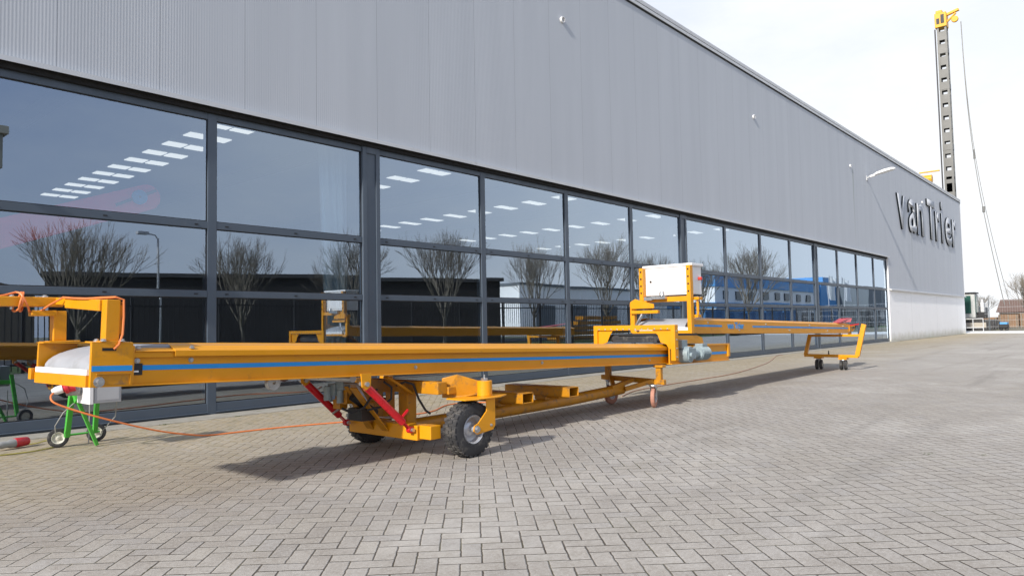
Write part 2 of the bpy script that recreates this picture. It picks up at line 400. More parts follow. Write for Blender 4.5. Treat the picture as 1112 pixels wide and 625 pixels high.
# interior
MB().box((WX0+.1,.26,-.02),(WX1-.1,31.9,.05)).build('floor', INTF, bld)
MB().box((WX0+.1,31.0,.05),(WX1-.1,31.3,8.0)).build('back_wall', INT, bld)
MB().box((WX0+.1,.26,7.7),(WX1-.1,31.9,7.9)).build('ceiling', INTC, bld)
for xx in (1.5, 6.4, 15, 23.6, 32.3, 41): MB().box((xx-.09,.6,7.25),(xx+.09,31,7.7)).build('roof_beam', BGREY, bld)
for xx in (-2.9, 6.95, 16.95, 27.05, 37.1):
    MB().box((xx-.1,.30,.05),(xx+.1,.55,7.7)).build('column', BGREY, bld)
# windows: one object per bay, frame with three panes each
TR = [(1.485, 1.57), (2.36, 2.45)]
def mull_w(k): return .33 if (k-1) % 4 == 0 else .118
for k in range(-3, 13):
    xa, xb = edges[k+3], edges[k+4]
    if k == 12: xb = wxR
    la = mull_w(k)/2
    wn_ = MB()
    # left mullion belongs to this bay
    wn_.box((xa-la, -.034, .0), (xa+la, .10, ZT))
    if mull_w(k) > .2:
        wn_.box((xa-la, -.054, .0), (xa-la+.075, -.034, ZT)); wn_.box((xa+la-.075, -.054, .0), (xa+la, -.034, ZT))
        wn_.box((xa-la+.075, -.054, ZT-.10), (xa+la-.075, -.034, ZT))
    xr = xb - mull_w(k+1)/2 if k < 12 else xb
    if k == 12: wn_.box((xb-.07,-.034,0),(xb-.002,.10,ZT)); xr = xb-.07
    x0_ = xa+la
    wn_.box((x0_, -.031, ZT-.085), (xr, .10, ZT)); wn_.box((x0_, -.031, .012), (xr, .10, .15)); wn_.box((x0_, -.060, .035), (xr, -.031, .045))
    for a, b_ in TR: wn_.box((x0_, -.031, a), (xr, .10, b_))
    # drainage caps on transoms
    fr = wn_.build('window', FRAME, bld, bevel=.004)
    cp = MB()
    for a, b_ in TR:
        for f in (.06, .5, .94):
            xx = x0_ + (xr-x0_)*f; cp.box((xx-.022,-.037,a+.035),(xx+.022,-.031,a+.05))
    build_each(cp, 'drain_cap', BLACK, fr)
    for a, b_ in ((.15, TR[0][0]), (TR[0][1], TR[1][0]), (TR[1][1], ZT-.085)):
        pm = MB().box((x0_-.002, -.004, a-.002), (xr+.002, .016, b_+.002)); tx, tz = random.gauss(0,.0011), random.gauss(0,.0011)
        for q in pm.v: q.y += tx*(q.x-(x0_+xr)/2) + tz*(q.z-(a+b_)/2)
        pm.build('pane', GLASS, fr)
        gk = MB(); gk.box((x0_,-.012,a),(x0_+.012,-.005,b_)); gk.box((xr-.012,-.012,a),(xr,-.005,b_)); gk.box((x0_+.012,-.012,b_-.012),(xr-.012,-.005,b_)); gk.box((x0_+.012,-.012,a),(xr-.012,-.005,a+.012))
        gk.build('gasket', BLACK, fr)
# overflow spouts
for xx in (11.81, 21.64, 31.49, 44.4):
    s_ = MB(); s_.lathe([(.05,0),(.062,0),(.062,.05),(.05,.05)], (xx,-.10,7.40), (0,-1,-.1), 18)
    s_.build('overflow_spout', WHITE, bld, smooth=True)

# sign letters
def letters():
    import bmesh
    sg = thing('wall_sign', 'large raised dark edged letters reading van Trier near the far corner of the facade', 'sign', (46,-.106,5.4))
    for c, x0, x1, zt in (('v',38.72,40.4,7.2),('a',40.98,42.55,7.22),('n',42.78,44.3,7.2),('T',45.3,47.2,7.72),('r',47.38,48.45,7.25),('i',49.02,49.38,7.98),('e',50.12,51.95,7.22),('r',52.22,53.4,7.25)):
        cu = bpy.data.curves.new('t', 'FONT'); cu.body = c; cu.size = 1; cu.offset = .016; cu.resolution_u = 5
        o = bpy.data.objects.new('t', cu); COL.objects.link(o); bpy.context.view_layer.update()
        me = bpy.data.meshes.new_from_object(o.evaluated_get(bpy.context.evaluated_depsgraph_get())); bpy.data.objects.remove(o)
        bm = bmesh.new(); bm.from_mesh(me); bmesh.ops.remove_doubles(bm, verts=bm.verts, dist=1e-4)
        xs_ = [v.co.x for v in bm.verts]; ys_ = [v.co.y for v in bm.verts]
        for v in bm.verts:
            v.co = V((x0 + (v.co.x-min(xs_))/(max(xs_)-min(xs_))*(x1-x0), -.106, 5.48 + (v.co.y-min(ys_))/(max(ys_)-min(ys_))*(zt-5.48))) - sg.location
        g_ = bmesh.ops.extrude_face_region(bm, geom=bm.faces[:])
        for v in [e for e in g_['geom'] if isinstance(e, bmesh.types.BMVert)]: v.co.y -= .075
        bmesh.ops.recalc_face_normals(bm, faces=bm.faces)
        m2 = bpy.data.meshes.new('letter'); bm.to_mesh(m2); bm.free()
        m2.materials.append(LETTER); m2.materials.append(LETTERS)
        for p in m2.polygons: p.material_index = 0 if abs(p.normal.y) > .7 else 1
        lo = bpy.data.objects.new('letter', m2); COL.objects.link(lo); lo.parent = sg
letters()

# wall lamp with long arm
lp = thing('wall_lamp', 'white outdoor lamp on a short bracket high on the facade left of the sign', 'lamp', (33.9,-.1,7.25))
a0 = V((33.9,-.11,7.22)); a1 = V((33.9,-.30,7.30))
MB().tube([a0, a0.lerp(a1,.5)+V((0,0,.03)), a1], .028, 8).build('arm', FLASH, lp, smooth=True)
MB().box((33.8,-.125,7.12),(34.0,-.10,7.32)).build('wall_bracket', FLASH, lp, bevel=.01)
hd = MB(); d = V((.0,-.86,.16)); b0 = a1
hd.cyl(b0+V((0,.06,-.02)), b0+d*.16, .055, .06, 14)
q_ = [(0,.06,.05),(.12,.10,.09),(.5,.16,.11),(.85,.14,.09),(1.0,.06,.04)]
ring = []
for f_, w_, h_ in q_:
    c_ = b0 + d*(.12+f_*.98); ring += [c_+V((-w_,0,0)), c_+V((-w_*.7,0,h_)), c_+V((w_*.7,0,h_)), c_+V((w_,0,0)), c_+V((w_*.6,0,-h_*.35)), c_+V((-w_*.6,0,-h_*.35))]
hd.add(ring, [(i*6+j, i*6+(j+1) % 6, (i+1)*6+(j+1) % 6, (i+1)*6+j) for i in range(4) for j in range(6)] + [tuple(range(5,-1,-1)), tuple(range(24,30))])
hd.build('lamp_head', WHITE, lp, smooth=True)

# box at the left picture edge: wall lantern on a bracket
bx = thing('wall_box', 'dark grey lidded metal box in front of the window at the left edge', 'box', (1.85,-.4,2.8))
MB().box((1.70,-.52,2.70),(1.99,-.24,3.06)).build('body', mat('box_grey', (.06,.075,.075), .5), bx, bevel=.006)
MB().box((1.68,-.56,3.04),(2.03,-.22,3.12)).build('lid', mat('box_lid', (.09,.105,.10), .5), bx, bevel=.006)
MB().box((1.80,-.24,2.8),(1.88,-.055,2.9)).build('bracket', FRAME, bx)
mb = MB(); mb.prism([(1.74,-.50,2.702),(1.96,-.50,2.702),(1.90,-.44,2.64),(1.80,-.44,2.64)], (0,.2,0)); mb.build('underside_hood', BLACK, bx)

# interior ceiling lights (lit), in strips running into the hall
rows = {10.7: (9.5, 28), 19.35: (9.5, 16.5), 27.9: (9.5, 28), 36.6: (9.5, 28), 45.3: (9.5, 28)}
first = None
ci = 0
for xr_, (ya, yb) in rows.items():
    y = ya + .6
    while y < yb:
        if first is None:
            first = thing('ceiling_light', '', 'ceiling light', (xr_, y, 7.62))
            MB().box((xr_-.70, y-.36, 7.22),(xr_+.70, y+.36, 7.30)).cyl((xr_,y,7.3),(xr_,y,7.7),.02).build('housing', FLASH, first)
            [MB().box((xr_+q-.31, y-.26, 7.195),(xr_+q+.31, y+.26, 7.218)).build('diffuser', LAMP, first) for q in (-.36,.36)]
            o = first
        else:
            o = copy_tree(first); o.location = (xr_, y, 7.62)
        tag(o, 'square lit panel in the rows of lights under the hall ceiling, seen through the glass', 'ceiling light', 'ceiling lights inside the hall')
        y += 1.55 if xr_ < 11 else 1.9

# interior curtain
cu_ = MB(); n = 40; pts = []
for i in range(n+1):
    f_ = i/n; pts.append((f_, .055*math.sin(f_*38)+.03*math.sin(f_*91)))
vs = []; fs = []
for i, (f_, w_) in enumerate(pts):
    for z, sprd in ((.12, 0), (1.6, -.05), (2.8, -.12), (4.2, -.22)):
        xx = 6.52+sprd*.7 + f_*(.66-sprd*.7); vs.append((xx, .62+w_, z))
for i in range(n):
    for j in range(3): fs.append((i*4+j, (i+1)*4+j, (i+1)*4+j+1, i*4+j+1))
cu_.add(vs, fs); c_ = cu_.build('curtain', TEAL, smooth=True)
c_.modifiers.new('thickness', 'SOLIDIFY').thickness = .004
tag(c_, 'pale teal curtain hanging inside behind the second window', 'curtain')

# red conveyor boom standing inside the hall
rb = thing('indoor_conveyor', 'long red conveyor boom with a rounded end raised inside the hall', 'conveyor', (1.5,1.7,.05))
P0, P1 = V((-1.2,1.7,.90)), V((4.18,1.7,2.95)); dd = (P1-P0).normalized(); up_ = V((-dd.z,0,dd.x)); hw = .18
mb = MB(); prof = [P0-up_*hw, P1-up_*hw]
for i in range(1, 8):
    a = -math.pi/2 + math.pi*i/8; prof.append(P1 + dd*hw*math.cos(a)+up_*hw*math.sin(a))
prof += [P1+up_*hw, P0+up_*hw]
mb.prism([(p.x, 1.5, p.z) for p in prof], (0,.45,0)); mb.build('boom', mat('bright_red', (.95,.03,.06), .5), rb, bevel=.01)
mb = MB(); mb.lathe([(.02,0),(.10,0),(.10,.04),(.02,.04)], (P1.x-.12,1.49,P1.z-.02), (0,-1,0), 24); mb.build('drive_cover', mat('blue_cover', (.05,.3,.6), .5), rb)
mb = MB(); mb.bar((P1.x-.42,1.47,P1.z-.16),(P1.x+.10,1.47,P1.z+.10), .03,.04); mb.build('linkage', BLACK, rb)
MB().bar((.2,1.75,.05),(.9,1.75,1.6),.08,.08).bar((1.6,1.75,.05),(.9,1.75,1.6),.08,.08).build('support_leg', RED, rb)
MB().bar((-1.1,1.75,.05),(-1.1,1.75,.9),.08,.08).build('support_leg', RED, rb)

# ------------------------------------------------------------------ generic machine parts
def bolt(mb, p, ax, r=.012, h=.012):
    p = V(p); ax = V(ax).normalized(); mb.cyl(p-ax*.004, p+ax*h, r, r, 6); mb.cyl(p-ax*.002, p+ax*.003, r*1.5, r*1.5, 12)
def wheel(parent, c, r, w, tyre_mat, rim_mat, ax=(0,-1,0), lugs=0, hubr=.55):
    """tyre with rim as sub-part; ax = outward axle direction"""
    c, ax = V(c), V(ax).normalized(); h = w/2; ri = r*hubr
    prof = [(ri,-h*.75),(ri*1.08,-h*.95),(r*.86,-h),(r*.95,-h*.86),(r*.985,-h*.5),(r*.99,0),(r*.985,h*.5),(r*.95,h*.86),(r*.86,h),(ri*1.08,h*.95),(ri,h*.75)]
    mb = MB().lathe(prof, c, ax, 48)
    if lugs:
        u = V((0,0,1)); a = ax.cross(u).normalized(); b = ax.cross(a)
        for i in range(lugs):
            for sgn in (-1, 1):
                t = 2*math.pi*(i + (.5 if sgn > 0 else 0))/lugs
                for (s0, s1, dt, rr) in ((.02, .42, .00, 1.0), (.48, .95, .05, .995)):
                    e = a*math.cos(t+dt)+b*math.sin(t+dt); tn = -a*math.sin(t+dt)+b*math.cos(t+dt)
                    wv = r*2*math.pi/lugs*.27; lo = r*.93; hi = r*(1.02 if s1 < .5 else .992)
                    p = [c+e*lo+ax*(sgn*s0*h)-tn*wv, c+e*lo+ax*(sgn*s1*h)-tn*wv, c+e*lo+ax*(sgn*s1*h)+tn*wv, c+e*lo+ax*(sgn*s0*h)+tn*wv]
                    q = [x + e*(hi-lo) for x in p]
                    mb.add(p+q, [(0,1,2,3),(4,7,6,5),(0,4,5,1),(1,5,6,2),(2,6,7,3),(3,7,4,0)])
    ty = mb.build('wheel', tyre_mat, parent, smooth=True)
    rim = MB().lathe([(ri*1.04,h*.80),(ri*.98,h*.93),(ri*.88,h*.80),(ri*.80,h*.30),(ri*.55,h*.22),(ri*.42,h*.42),(ri*.22,h*.48),(ri*.20,h*1.0),(.004,h*1.02),(.004,-h*.5),(ri*.5,-h*.4),(ri*.95,-h*.8)], c, ax, 36)
    rm = rim.build('rim', rim_mat, ty, smooth=True)
    return ty
ALPHA, SL1 = 1.5, .0322
def frame(o, a, sl):
    a = R(a); p = math.atan(sl)
    u = V((math.cos(a)*math.cos(p), math.sin(a)*math.cos(p), -math.sin(p))); v = V((-math.sin(a), math.cos(a), 0)); w = u.cross(v)
    return Matrix(((u.x,v.x,w.x,o[0]),(u.y,v.y,w.y,o[1]),(u.z,v.z,w.z,o[2]),(0,0,0,1)))
M1 = frame((1.48,-4.47,.752), ALPHA, SL1)
L1 = 8.62; W1 = .868

# ------------------------------------------------------------------ near conveyor
c1 = thing('belt_conveyor', 'long orange belt conveyor in front, with a blue stripe, red struts and big black wheel', 'conveyor', (5.0,-4.0,0))
def side(mb, v0, sg):
    # outer plate, inner lip and sloped guard; sg=+1 near side (inwards = +v)
    x = lambda t: v0 + sg*t
    mb.box((.22, x(.028), .0), (L1-.55, x(.034), .20))
    mb.box((.22, x(.0), .0), (L1-.55, x(.034), .008))
mb = MB(M1); side(mb, 0, 1)
mb.box((.0,-.004,0),(.225,.022,.247)); 
mb.box((.225,.0,.012),(.235,.026,.235))
# flange + lip + sloped guard
mb.prism([(.24,.000,.198),(.24,.000,.204),(.24,.060,.222),(.24,.060,.216)], (.36,0,0))
mb.prism([(.47,.000,.170),(.47,-.004,.170),(.47,-.004,.206),(.47,.105,.252),(.47,.105,.247),(.47,.000,.201)], (L1-.55-.47,0,0))
mb.box((.235,.010,.165),(.47,.026,.198))
mb.prism([(.0,-.004,.247),(.0,.10,.252),(.22,.10,.252),(.22,-.004,.247)], (0,0,.008))
near_side = mb.build('side_panel', ORANGE, c1, bevel=.0025)
mb = MB(M1); mb.box((.0,W1-.02,0),(.225,W1+.004,.25)); side(mb, W1, -1)
mb.prism([(.47,W1,.170),(.47,W1+.004,.170),(.47,W1+.004,.206),(.47,W1-.105,.252),(.47,W1-.105,.247),(.47,W1,.201)], (L1-.55-.47,0,0))
mb.box((.0,W1-.10,.247),(.50,W1+.03,.256))
mb.box((-.03,W1-.0,.02),(.02,W1+.05,.09))
mb.build('side_panel', ORANGE, c1, bevel=.0025)
# recess and slot at the head plate
MB(M1).box((.055,-.006,.205),(.13,-.0045,.222)).build('slot', DARK, near_side)
MB(M1).box((.03,-.007,.012),(.21,-.0045,.072)).box((.03,-.014,.072),(.215,-.0045,.078)).box((.21,-.014,.012),(.216,-.0045,.072)).build('recess_plate', ORANGED, near_side)
st_ = MB(M1); st_.box((.005,-.0065,.090),(.222,-.0045,.121)); st_.box((.236,.0255,.090),(L1-.56,.0276,.119)); st_.build('blue_stripe', BLUE, near_side)
lb = MB(M1).box((.236,.0225,.062),(.292,.0252,.130)).build('label_plate', BLACK, near_side)
MB(M1).box((.243,.0210,.078),(.270,.0224,.088)).build('label_print', WHITE, lb)
bt = MB(M1)
for uu, hh in ((.262,.145),(.262,.232),(.585,.145),(.585,.232),(2.48,.055),(4.2,.06),(6.4,.05)): bolt(bt, (uu, .028 if hh < .2 else .02, hh if hh < .2 else .222), (0,-1,0) if hh < .2 else (0,-.3,1), .011)
bolt(bt, (.045,-.006,.03), (0,-1,0), .02, .03)
build_each(bt, 'bolt', STEEL, near_side, 2)
# belt
prof = []
for i in range(11):
    a = math.pi/2*i/10; prof.append((.02+.42*(1-math.cos(a))**1.0*1.0, .098+.145*math.sin(a)))
prof = [(.03,.03)] + prof + [(.9,.243),(L1-.7,.238),(L1-.12,.22),(L1-.05,.13),(L1-.12,.04),(.2,.02)]
mb = MB(M1); mb.prism([(u_, .075, h_) for u_, h_ in prof], (0,W1-.15,0)); mb.build('belt', BELT, c1, smooth=True)
MB(M1).box((-.012,.022,.068),(.012,W1-.02,.100)).build('scraper_strip', WHITE, c1)
MB(M1).box((-.016,.022,.0),(.01,W1-.02,.066)).build('end_plate', ORANGE, c1, bevel=.003)
MB(M1).box((.225,.036,.0),(L1-.6,W1-.036,.006)).build('belly_plate', ORANGED, c1)
rl = MB(M1); rl.lathe([(.012,0),(.05,0),(.055,.02),(.05,.04),(.012,.04)], (1.22,.10,-.025), (0,1,0), 20); rl.build('return_roller', STEEL, c1, smooth=True)
rl = MB(M1); rl.cyl((1.9,.1,-.02),(1.9,.8,-.02),.03); rl.build('return_roller', STEEL, c1, smooth=True)
# head portal
pt = MB(M1)
pt.box((.075,.012,.262),(.150,.085,.500)); pt.box((.05,-.004,.255),(.17,.10,.262)); portal = pt.build('portal_post', ORANGE, c1, bevel=.004)
pt = MB(); pt.box((1.545,-3.63,1.012),(1.62,-3.55,1.205)); pt.box((1.50,-3.70,1.004),(1.68,-3.50,1.012)); pt.build('portal_post', ORANGE, c1, bevel=.004)
pt = MB(); pt.bar((1.592,-4.38,1.216),(1.59,-3.80,1.252),.072,.066); pt.bar((1.59,-3.80,1.258),(1.58,-3.50,1.275),.055,.045); pt.box((1.42,-3.64,1.172),(1.56,-3.56,1.208))
pt.build('portal_crossbar', ORANGE, c1, bevel=.004)
MB().bar((1.60,-3.58,1.262),(.98,-3.62,1.266),.085,.062).build('portal_arm', ORANGE, c1, bevel=.006)
bt = MB(M1)

for a_ in ((.06,.0),(.16,.0),(.06,.095),(.16,.095)): bolt(bt, (a_[0],a_[1],.262), (0,0,1), .012, .012)
build_each(bt, 'bolt', STEEL, portal, 2)
MB(M1).tube([(.165,.03,.28),(.165,.03,.36),(.17,.03,.45),(.165,.03,.49)],.006).box((.152,.02,.30),(.172,.045,.47)).build('cable_clip', ORANGED, portal)
def sagpath(p, q, sag, n=14): 
    p, q = V(p), V(q); return [p.lerp(q, i/n) + V((0,0,-4*sag*(i/n)*(1-i/n))) for i in range(n+1)]
w1 = lambda *a: M1 @ V(a)
ca = MB()
path = [V((.98,-3.66,1.25)), V((1.15,-3.64,1.28)), V((1.28,-3.60,1.302))]
for i in range(49):
    a = i/48*2*math.pi*2.5; path.append(V((1.34+.05*i/48+.02*math.sin(a*1.3), -3.60-.060*math.sin(a)-.01, 1.262+.060*math.cos(a))))
path += [V((1.46,-3.60,1.19)), V((1.50,-3.70,1.24)), V((1.545,-3.80,1.285)), V((1.545,-4.0,1.272)), V((1.55,-4.2,1.262)), V((1.575,-4.35,1.262)), V((1.62,-4.45,1.262))]
path += [w1(.165,.008,.50), w1(.168,.006,.40), w1(.165,.004,.30), w1(.14,-.012,.24), w1(.115,-.012,.215)]
bt = MB()
for xx in (1.19,1.32,1.50): bolt(bt, (xx,-3.6,1.295), (0,0,1), .012, .012); bolt(bt, (xx,-3.6,1.235), (0,0,-1), .010, .02)
build_each(bt, 'bolt', STEEL, portal, 2)
ca.tube(path, .0065, 8); ca.build('cable', CABLEO, c1, smooth=True)
# rail where a black roller lies + portal at far end (inverted U)
U0 = 6.80
pp = MB(M1)
z1 = .47
Mz = M1
def W(x, y, z): return V((x, y, z))
pp = MB(); pp.box((8.20,-4.46,.575),(8.29,-4.40,1.03)); near_leg = pp
pp.box((8.20,-4.40,.965),(8.26,-3.22,1.03)); pp.box((8.20,-3.28,.62),(8.26,-3.22,.965))
pp.prism([(8.225,-4.40,.965),(8.225,-4.12,.965),(8.225,-4.20,.90),(8.225,-4.24,.80),(8.225,-4.32,.78),(8.225,-4.36,.72),(8.225,-4.40,.72)], (.01,0,0))
pp.prism([(8.225,-3.28,.965),(8.225,-3.52,.965),(8.225,-3.47,.90),(8.225,-3.42,.80),(8.225,-3.34,.78),(8.225,-3.28,.72)], (.01,0,0))
pf = pp.build('transfer_portal', ORANGE, c1, bevel=.004)
bt = MB()
for i in range(12): bolt(bt, (8.20,-4.36+i*.095,.978), (-1,0,0), .007, .006)
for i in range(4): bolt(bt, (8.245,-4.46,.62+i*.11), (0,-1,0), .008)
build_each(bt, 'bolt', STEEL, pf, 2)
MB().cyl((8.34,-4.20,.86),(8.34,-3.44,.86),.055,.055,24).box((8.28,-4.16,.80),(8.5,-3.48,.845)).build('rubber_roller', RUBBER, c1, smooth=True)
# tail of the near conveyor: plates, hopper
MT = frame((8.28,-4.335,.520), 1.2, .018)
mb = MB(MT); mb.box((0,.0,0),(1.83,.02,.235)); mb.box((0,-.03,0),(1.80,.0,.012)); mb.box((1.0,-.02,.225),(1.83,.03,.25)); mb.box((1.76,-.025,.06),(1.83,.0,.235)); mb.box((0,W1-.06,0),(1.83,W1-.04,.235))
mb.box((.9,-.025,.07),(1.0,-.0,.20)); mb.box((1.80,.0,.06),(1.84,W1-.06,.20)); mb.box((0,.02,.0),(1.8,W1-.06,.01))
tl = mb.build('tail_housing', ORANGE, c1, bevel=.004)
MB(MT).box((1.02,-.0035,.10),(1.75,-.0005,.135)).build('blue_stripe', BLUE, tl)
mb = MB(MT); mb.prism([(.05,.0,.26),(1.0,.0,.26),(.96,.0,.34),(.80,.0,.37),(.05,.0,.37)], (0,.02,0)); mb.prism([(1.0,.02,.26),(.80,.02,.37),(.80,W1-.08,.37),(1.0,W1-.08,.26)], (.01,0,.01))
mb.build('hopper_plate', ORANGE, tl, bevel=.003)
MB(MT).box((.0,.0,.372),(.80,W1-.1,.40)).build('rubber_skirt', BLACK, tl)
# gear motor
gm = MB(MT @ Matrix.Translation((-.10,0,-.01)) @ Matrix.Scale(1.08,4)); 
gm.box((.25,-.17,.07),(.44,-.03,.20)); gm.lathe([(.01,-.16),(.095,-.16),(.10,-.12),(.10,-.03),(.01,-.03)], (.32,.0,.125), (0,1,0), 24)
gm.cyl((.44,-.10,.13),(.60,-.10,.13),.055,.05); gm.cyl((.60,-.10,.135),(.86,-.10,.135),.082,.082,24)
for i in range(9): gm.lathe([(.07,0),(.092,0),(.092,.008),(.07,.008)], (.62+i*.025,-.10,.135), (1,0,0), 20)
gm.box((.66,-.15,.20),(.80,-.05,.25)); gm.box((.22,-.10,.20),(.36,-.02,.30)); gm.cyl((.29,-.17,.12),(.29,-.20,.12),.03)
gm.build('gear_motor', MOTOR, c1, smooth=True, bevel=.004)

# chassis: main tube, fork pockets
MB().tube([(4.05,-4.0,.185),(6.6,-3.96,.20),(7.75,-3.94,.235)], .064, 24).build('main_tube', ORANGED, c1, smooth=True)
mb = MB(); mb.bar((7.70,-3.86,.24),(8.0,-3.62,.345),.05,.05); mb.bar((7.70,-4.02,.24),(8.0,-4.24,.33),.05,.05); mb.bar((7.45,-3.98,.27),(7.95,-3.98,.34),.05,.05); mb.build('tube_brace', ORANGED, c1)
for fx_ in (5.37, 6.12):
    mb = MB(); t_ = .008; w_, h_ = .165, .10; zc = .352
    ang = .02
    for (a0_, a1_, b0_, b1_) in ((-w_/2,w_/2,h_/2-t_,h_/2),(-w_/2,w_/2,-h_/2,-h_/2+t_),(-w_/2,-w_/2+t_,-h_/2+t_,h_/2-t_),(w_/2-t_,w_/2,-h_/2+t_,h_/2-t_)):
        mb.box((fx_+a0_,-4.40,zc+b0_),(fx_+a1_,-3.50,zc+b1_))
    mb.box((fx_-.05,-4.05,.255),(fx_+.05,-3.9,zc-h_/2))
    mb.box((fx_-.004,-4.20,.27),(fx_+.004,-4.05,zc-h_/2))
    mb.build('fork_pocket', ORANGED, c1, bevel=.004)
# front axle frame
mb = MB(); mb.box((3.86,-4.50,.150),(3.99,-3.60,.268)); mb.box((3.875,-4.645,.165),(3.985,-4.51,.272))
lower = mb.build('axle_beam', ORANGE, c1, bevel=.005)
mb = MB(); mb.box((4.02,-4.58,.505),(4.12,-3.45,.605)); mb.box((4.02,-4.20,.24),(4.12,-4.08,.505)); mb.box((4.02,-3.75,.24),(4.12,-3.63,.505)); mb.box((3.93,-4.20,.16),(4.12,-4.0,.25))
mb.prism([(4.12,-4.52,.47),(4.12,-4.52,.63),(4.20,-4.62,.66),(4.36,-4.72,.60),(4.36,-4.72,.49),(4.2,-4.60,.46)], (.012,.012,0)); mb.box((4.12,-4.60,.50),(4.36,-4.54,.56)); mb.bar((4.30,-4.57,.53),(4.38,-4.72,.53),.05,.09)
mb.build('caster_crossbeam', ORANGED, c1, bevel=.005)
mb = MB(); mb.bar((3.52,-4.12,.58),(3.86,-4.10,.20),.012,.09,(0,1,0)); mb.bar((3.58,-3.92,.58),(3.86,-3.90,.20),.012,.09,(0,1,0)); mb.bar((3.72,-3.75,.64),(3.98,-3.76,.40),.012,.12,(0,1,0)); mb.bar((3.75,-4.25,.66),(4.02,-4.25,.50),.02,.06,(0,1,0))
mb.box((3.60,-3.92,.43),(3.76,-3.76,.55)); mb.box((3.62,-3.80,.38),(3.70,-3.70,.46)); mb.build('pivot_bracket', ORANGED, c1, bevel=.004)
# casters front
def front_caster(cx, cy, fx0):
    ty = wheel(c1, (cx, cy, .224), .222, .150, RUBBER, RIM, (0,-1,0), 26, .52)
    mb = MB()
    for yy in (cy-.105, cy+.095):
        mb.prism([(cx-.035,yy,.26),(cx-.045,yy,.215),(cx+.0,yy,.185),(cx+.19,yy,.205),(cx+.215,yy,.24),(cx+.215,yy,.462),(cx+.11,yy,.462),(cx+.11,yy,.365),(cx+.01,yy,.275)], (0,.010,0))
    mb.prism([(cx-.12,cy-.09,.462),(cx+.0,cy-.13,.462),(cx+.26,cy-.13,.462),(cx+.42,cy-.05,.462),(cx+.42,cy+.05,.462),(cx+.26,cy+.13,.462),(cx-.12,cy+.13,.462)], (0,0,.012))
    fk = mb.build('caster_fork', ORANGE, c1, bevel=.004)
    kx = cx+.20
    mb = MB(); mb.cyl((kx,cy,.474),(kx,cy,.60),.064,.064,28); mb.build('swivel_sleeve', ORANGE, fk, smooth=True, bevel=.003)
    mb = MB(); mb.cyl((kx,cy,.60),(kx,cy,.622),.03,.03,6); mb.cyl((kx,cy,.62),(kx,cy,.65),.006); bolt(mb,(cx-.005,cy-.105,.228),(0,-1,0),.02,.02); mb.cyl((cx,cy-.1,.228),(cx,cy+.1,.228),.012); bolt(mb,(cx+.16,cy-.105,.245),(0,-1,0),.008)
    mb.build('axle_bolt', STEEL, fk)
front_caster(4.20,-4.74,0)
front_caster(4.20,-3.45,0)
# red struts
def strut(p, q, r=.030):
    p, q = V(p), V(q); d_ = (q-p).normalized(); mb = MB(); mb.cyl(p+d_*.03, q-d_*.10, r, r, 20); mb.bar(q-d_*.10, q+d_*.015, .012, .05, (0,1,0)); mb.lathe([(.01,-.02),(.028,-.02),(.028,.02),(.01,.02)], q, (0,1,0), 16)
    s = mb.build('strut', RED, c1, smooth=True, bevel=.003)
    b_ = MB(); b_.cyl(q+V((0,-.045,0)), q+V((0,.035,0)), .016,.016,12); b_.cyl(p+V((0,-.05,0)), p+V((0,.04,0)), .018,.018,12); b_.build('pivot_pin', STEEL, s)
    e = MB(); e.prism([p+V((-.045,-.03,.08)), p+V((.05,-.03,.08)), p+V((.04,-.03,-.02)), p+V((0,-.03,-.045)), p+V((-.035,-.03,-.02))], (0,.012,0)); e.build('pivot_lug', ORANGE, s)
    e = MB(); e.bar(q-d_*.13+V((0,-.02,.03)), q-d_*.10+V((.03,-.03,.10)), .012, .018); e.build('release_handle', RED, s)
    return s
strut((3.37,-4.46,.635),(3.83,-4.45,.238)); strut((3.36,-3.66,.635),(3.80,-3.64,.24))
# hydraulic pump unit and hoses
mb = MB(); mb.box((3.54,-3.84,.50),(3.62,-3.74,.60)); mb.box((3.56,-3.92,.55),(3.64,-3.82,.62)); mb.cyl((3.60,-3.86,.60),(3.60,-3.86,.68),.010); mb.cyl((3.53,-3.76,.46),(3.53,-3.76,.58),.035,.035,16); mb.cyl((3.58,-3.86,.44),(3.58,-3.86,.55),.028,.028,14)
mb.build('pump_unit', MOTOR, c1, smooth=True, bevel=.004)
mb = MB(); mb.tube([(3.58,-3.92,.60),(3.64,-4.0,.60),(3.70,-4.04,.46),(3.78,-4.08,.32),(3.95,-4.10,.29),(4.05,-4.12,.285)], .008); mb.tube([(3.60,-3.88,.62),(3.68,-3.96,.60),(3.74,-4.0,.46),(3.80,-4.05,.31),(4.0,-4.08,.30)], .006); mb.tube([(3.60,-3.72,.34),(3.66,-3.76,.39),(3.70,-3.80,.36),(3.76,-3.84,.31)],.010)
mb.build('hydraulic_pipe', STEEL, c1, smooth=True)
mb = MB(); mb.tube([(3.75,-4.22,.62),(3.80,-4.26,.57),(3.78,-4.28,.48),(3.70,-4.25,.42),(3.60,-4.2,.40)], .009); mb.tube([(3.86,-4.24,.58),(3.93,-4.28,.605),(4.0,-4.30,.58),(4.03,-4.33,.46),(4.08,-4.36,.36),(4.13,-4.36,.33)], .010); mb.tube([(3.46,-4.05,.42),(3.52,-4.1,.38),(3.58,-4.18,.42),(3.64,-4.2,.5),(3.7,-4.2,.56)],.010)
mb.box((3.62,-4.10,.30),(3.78,-3.92,.40)); mb.cyl((3.60,-4.0,.5),(3.82,-4.02,.34),.035,.035,16)
mb.build('hydraulic_hose', BLACK, c1, smooth=True)
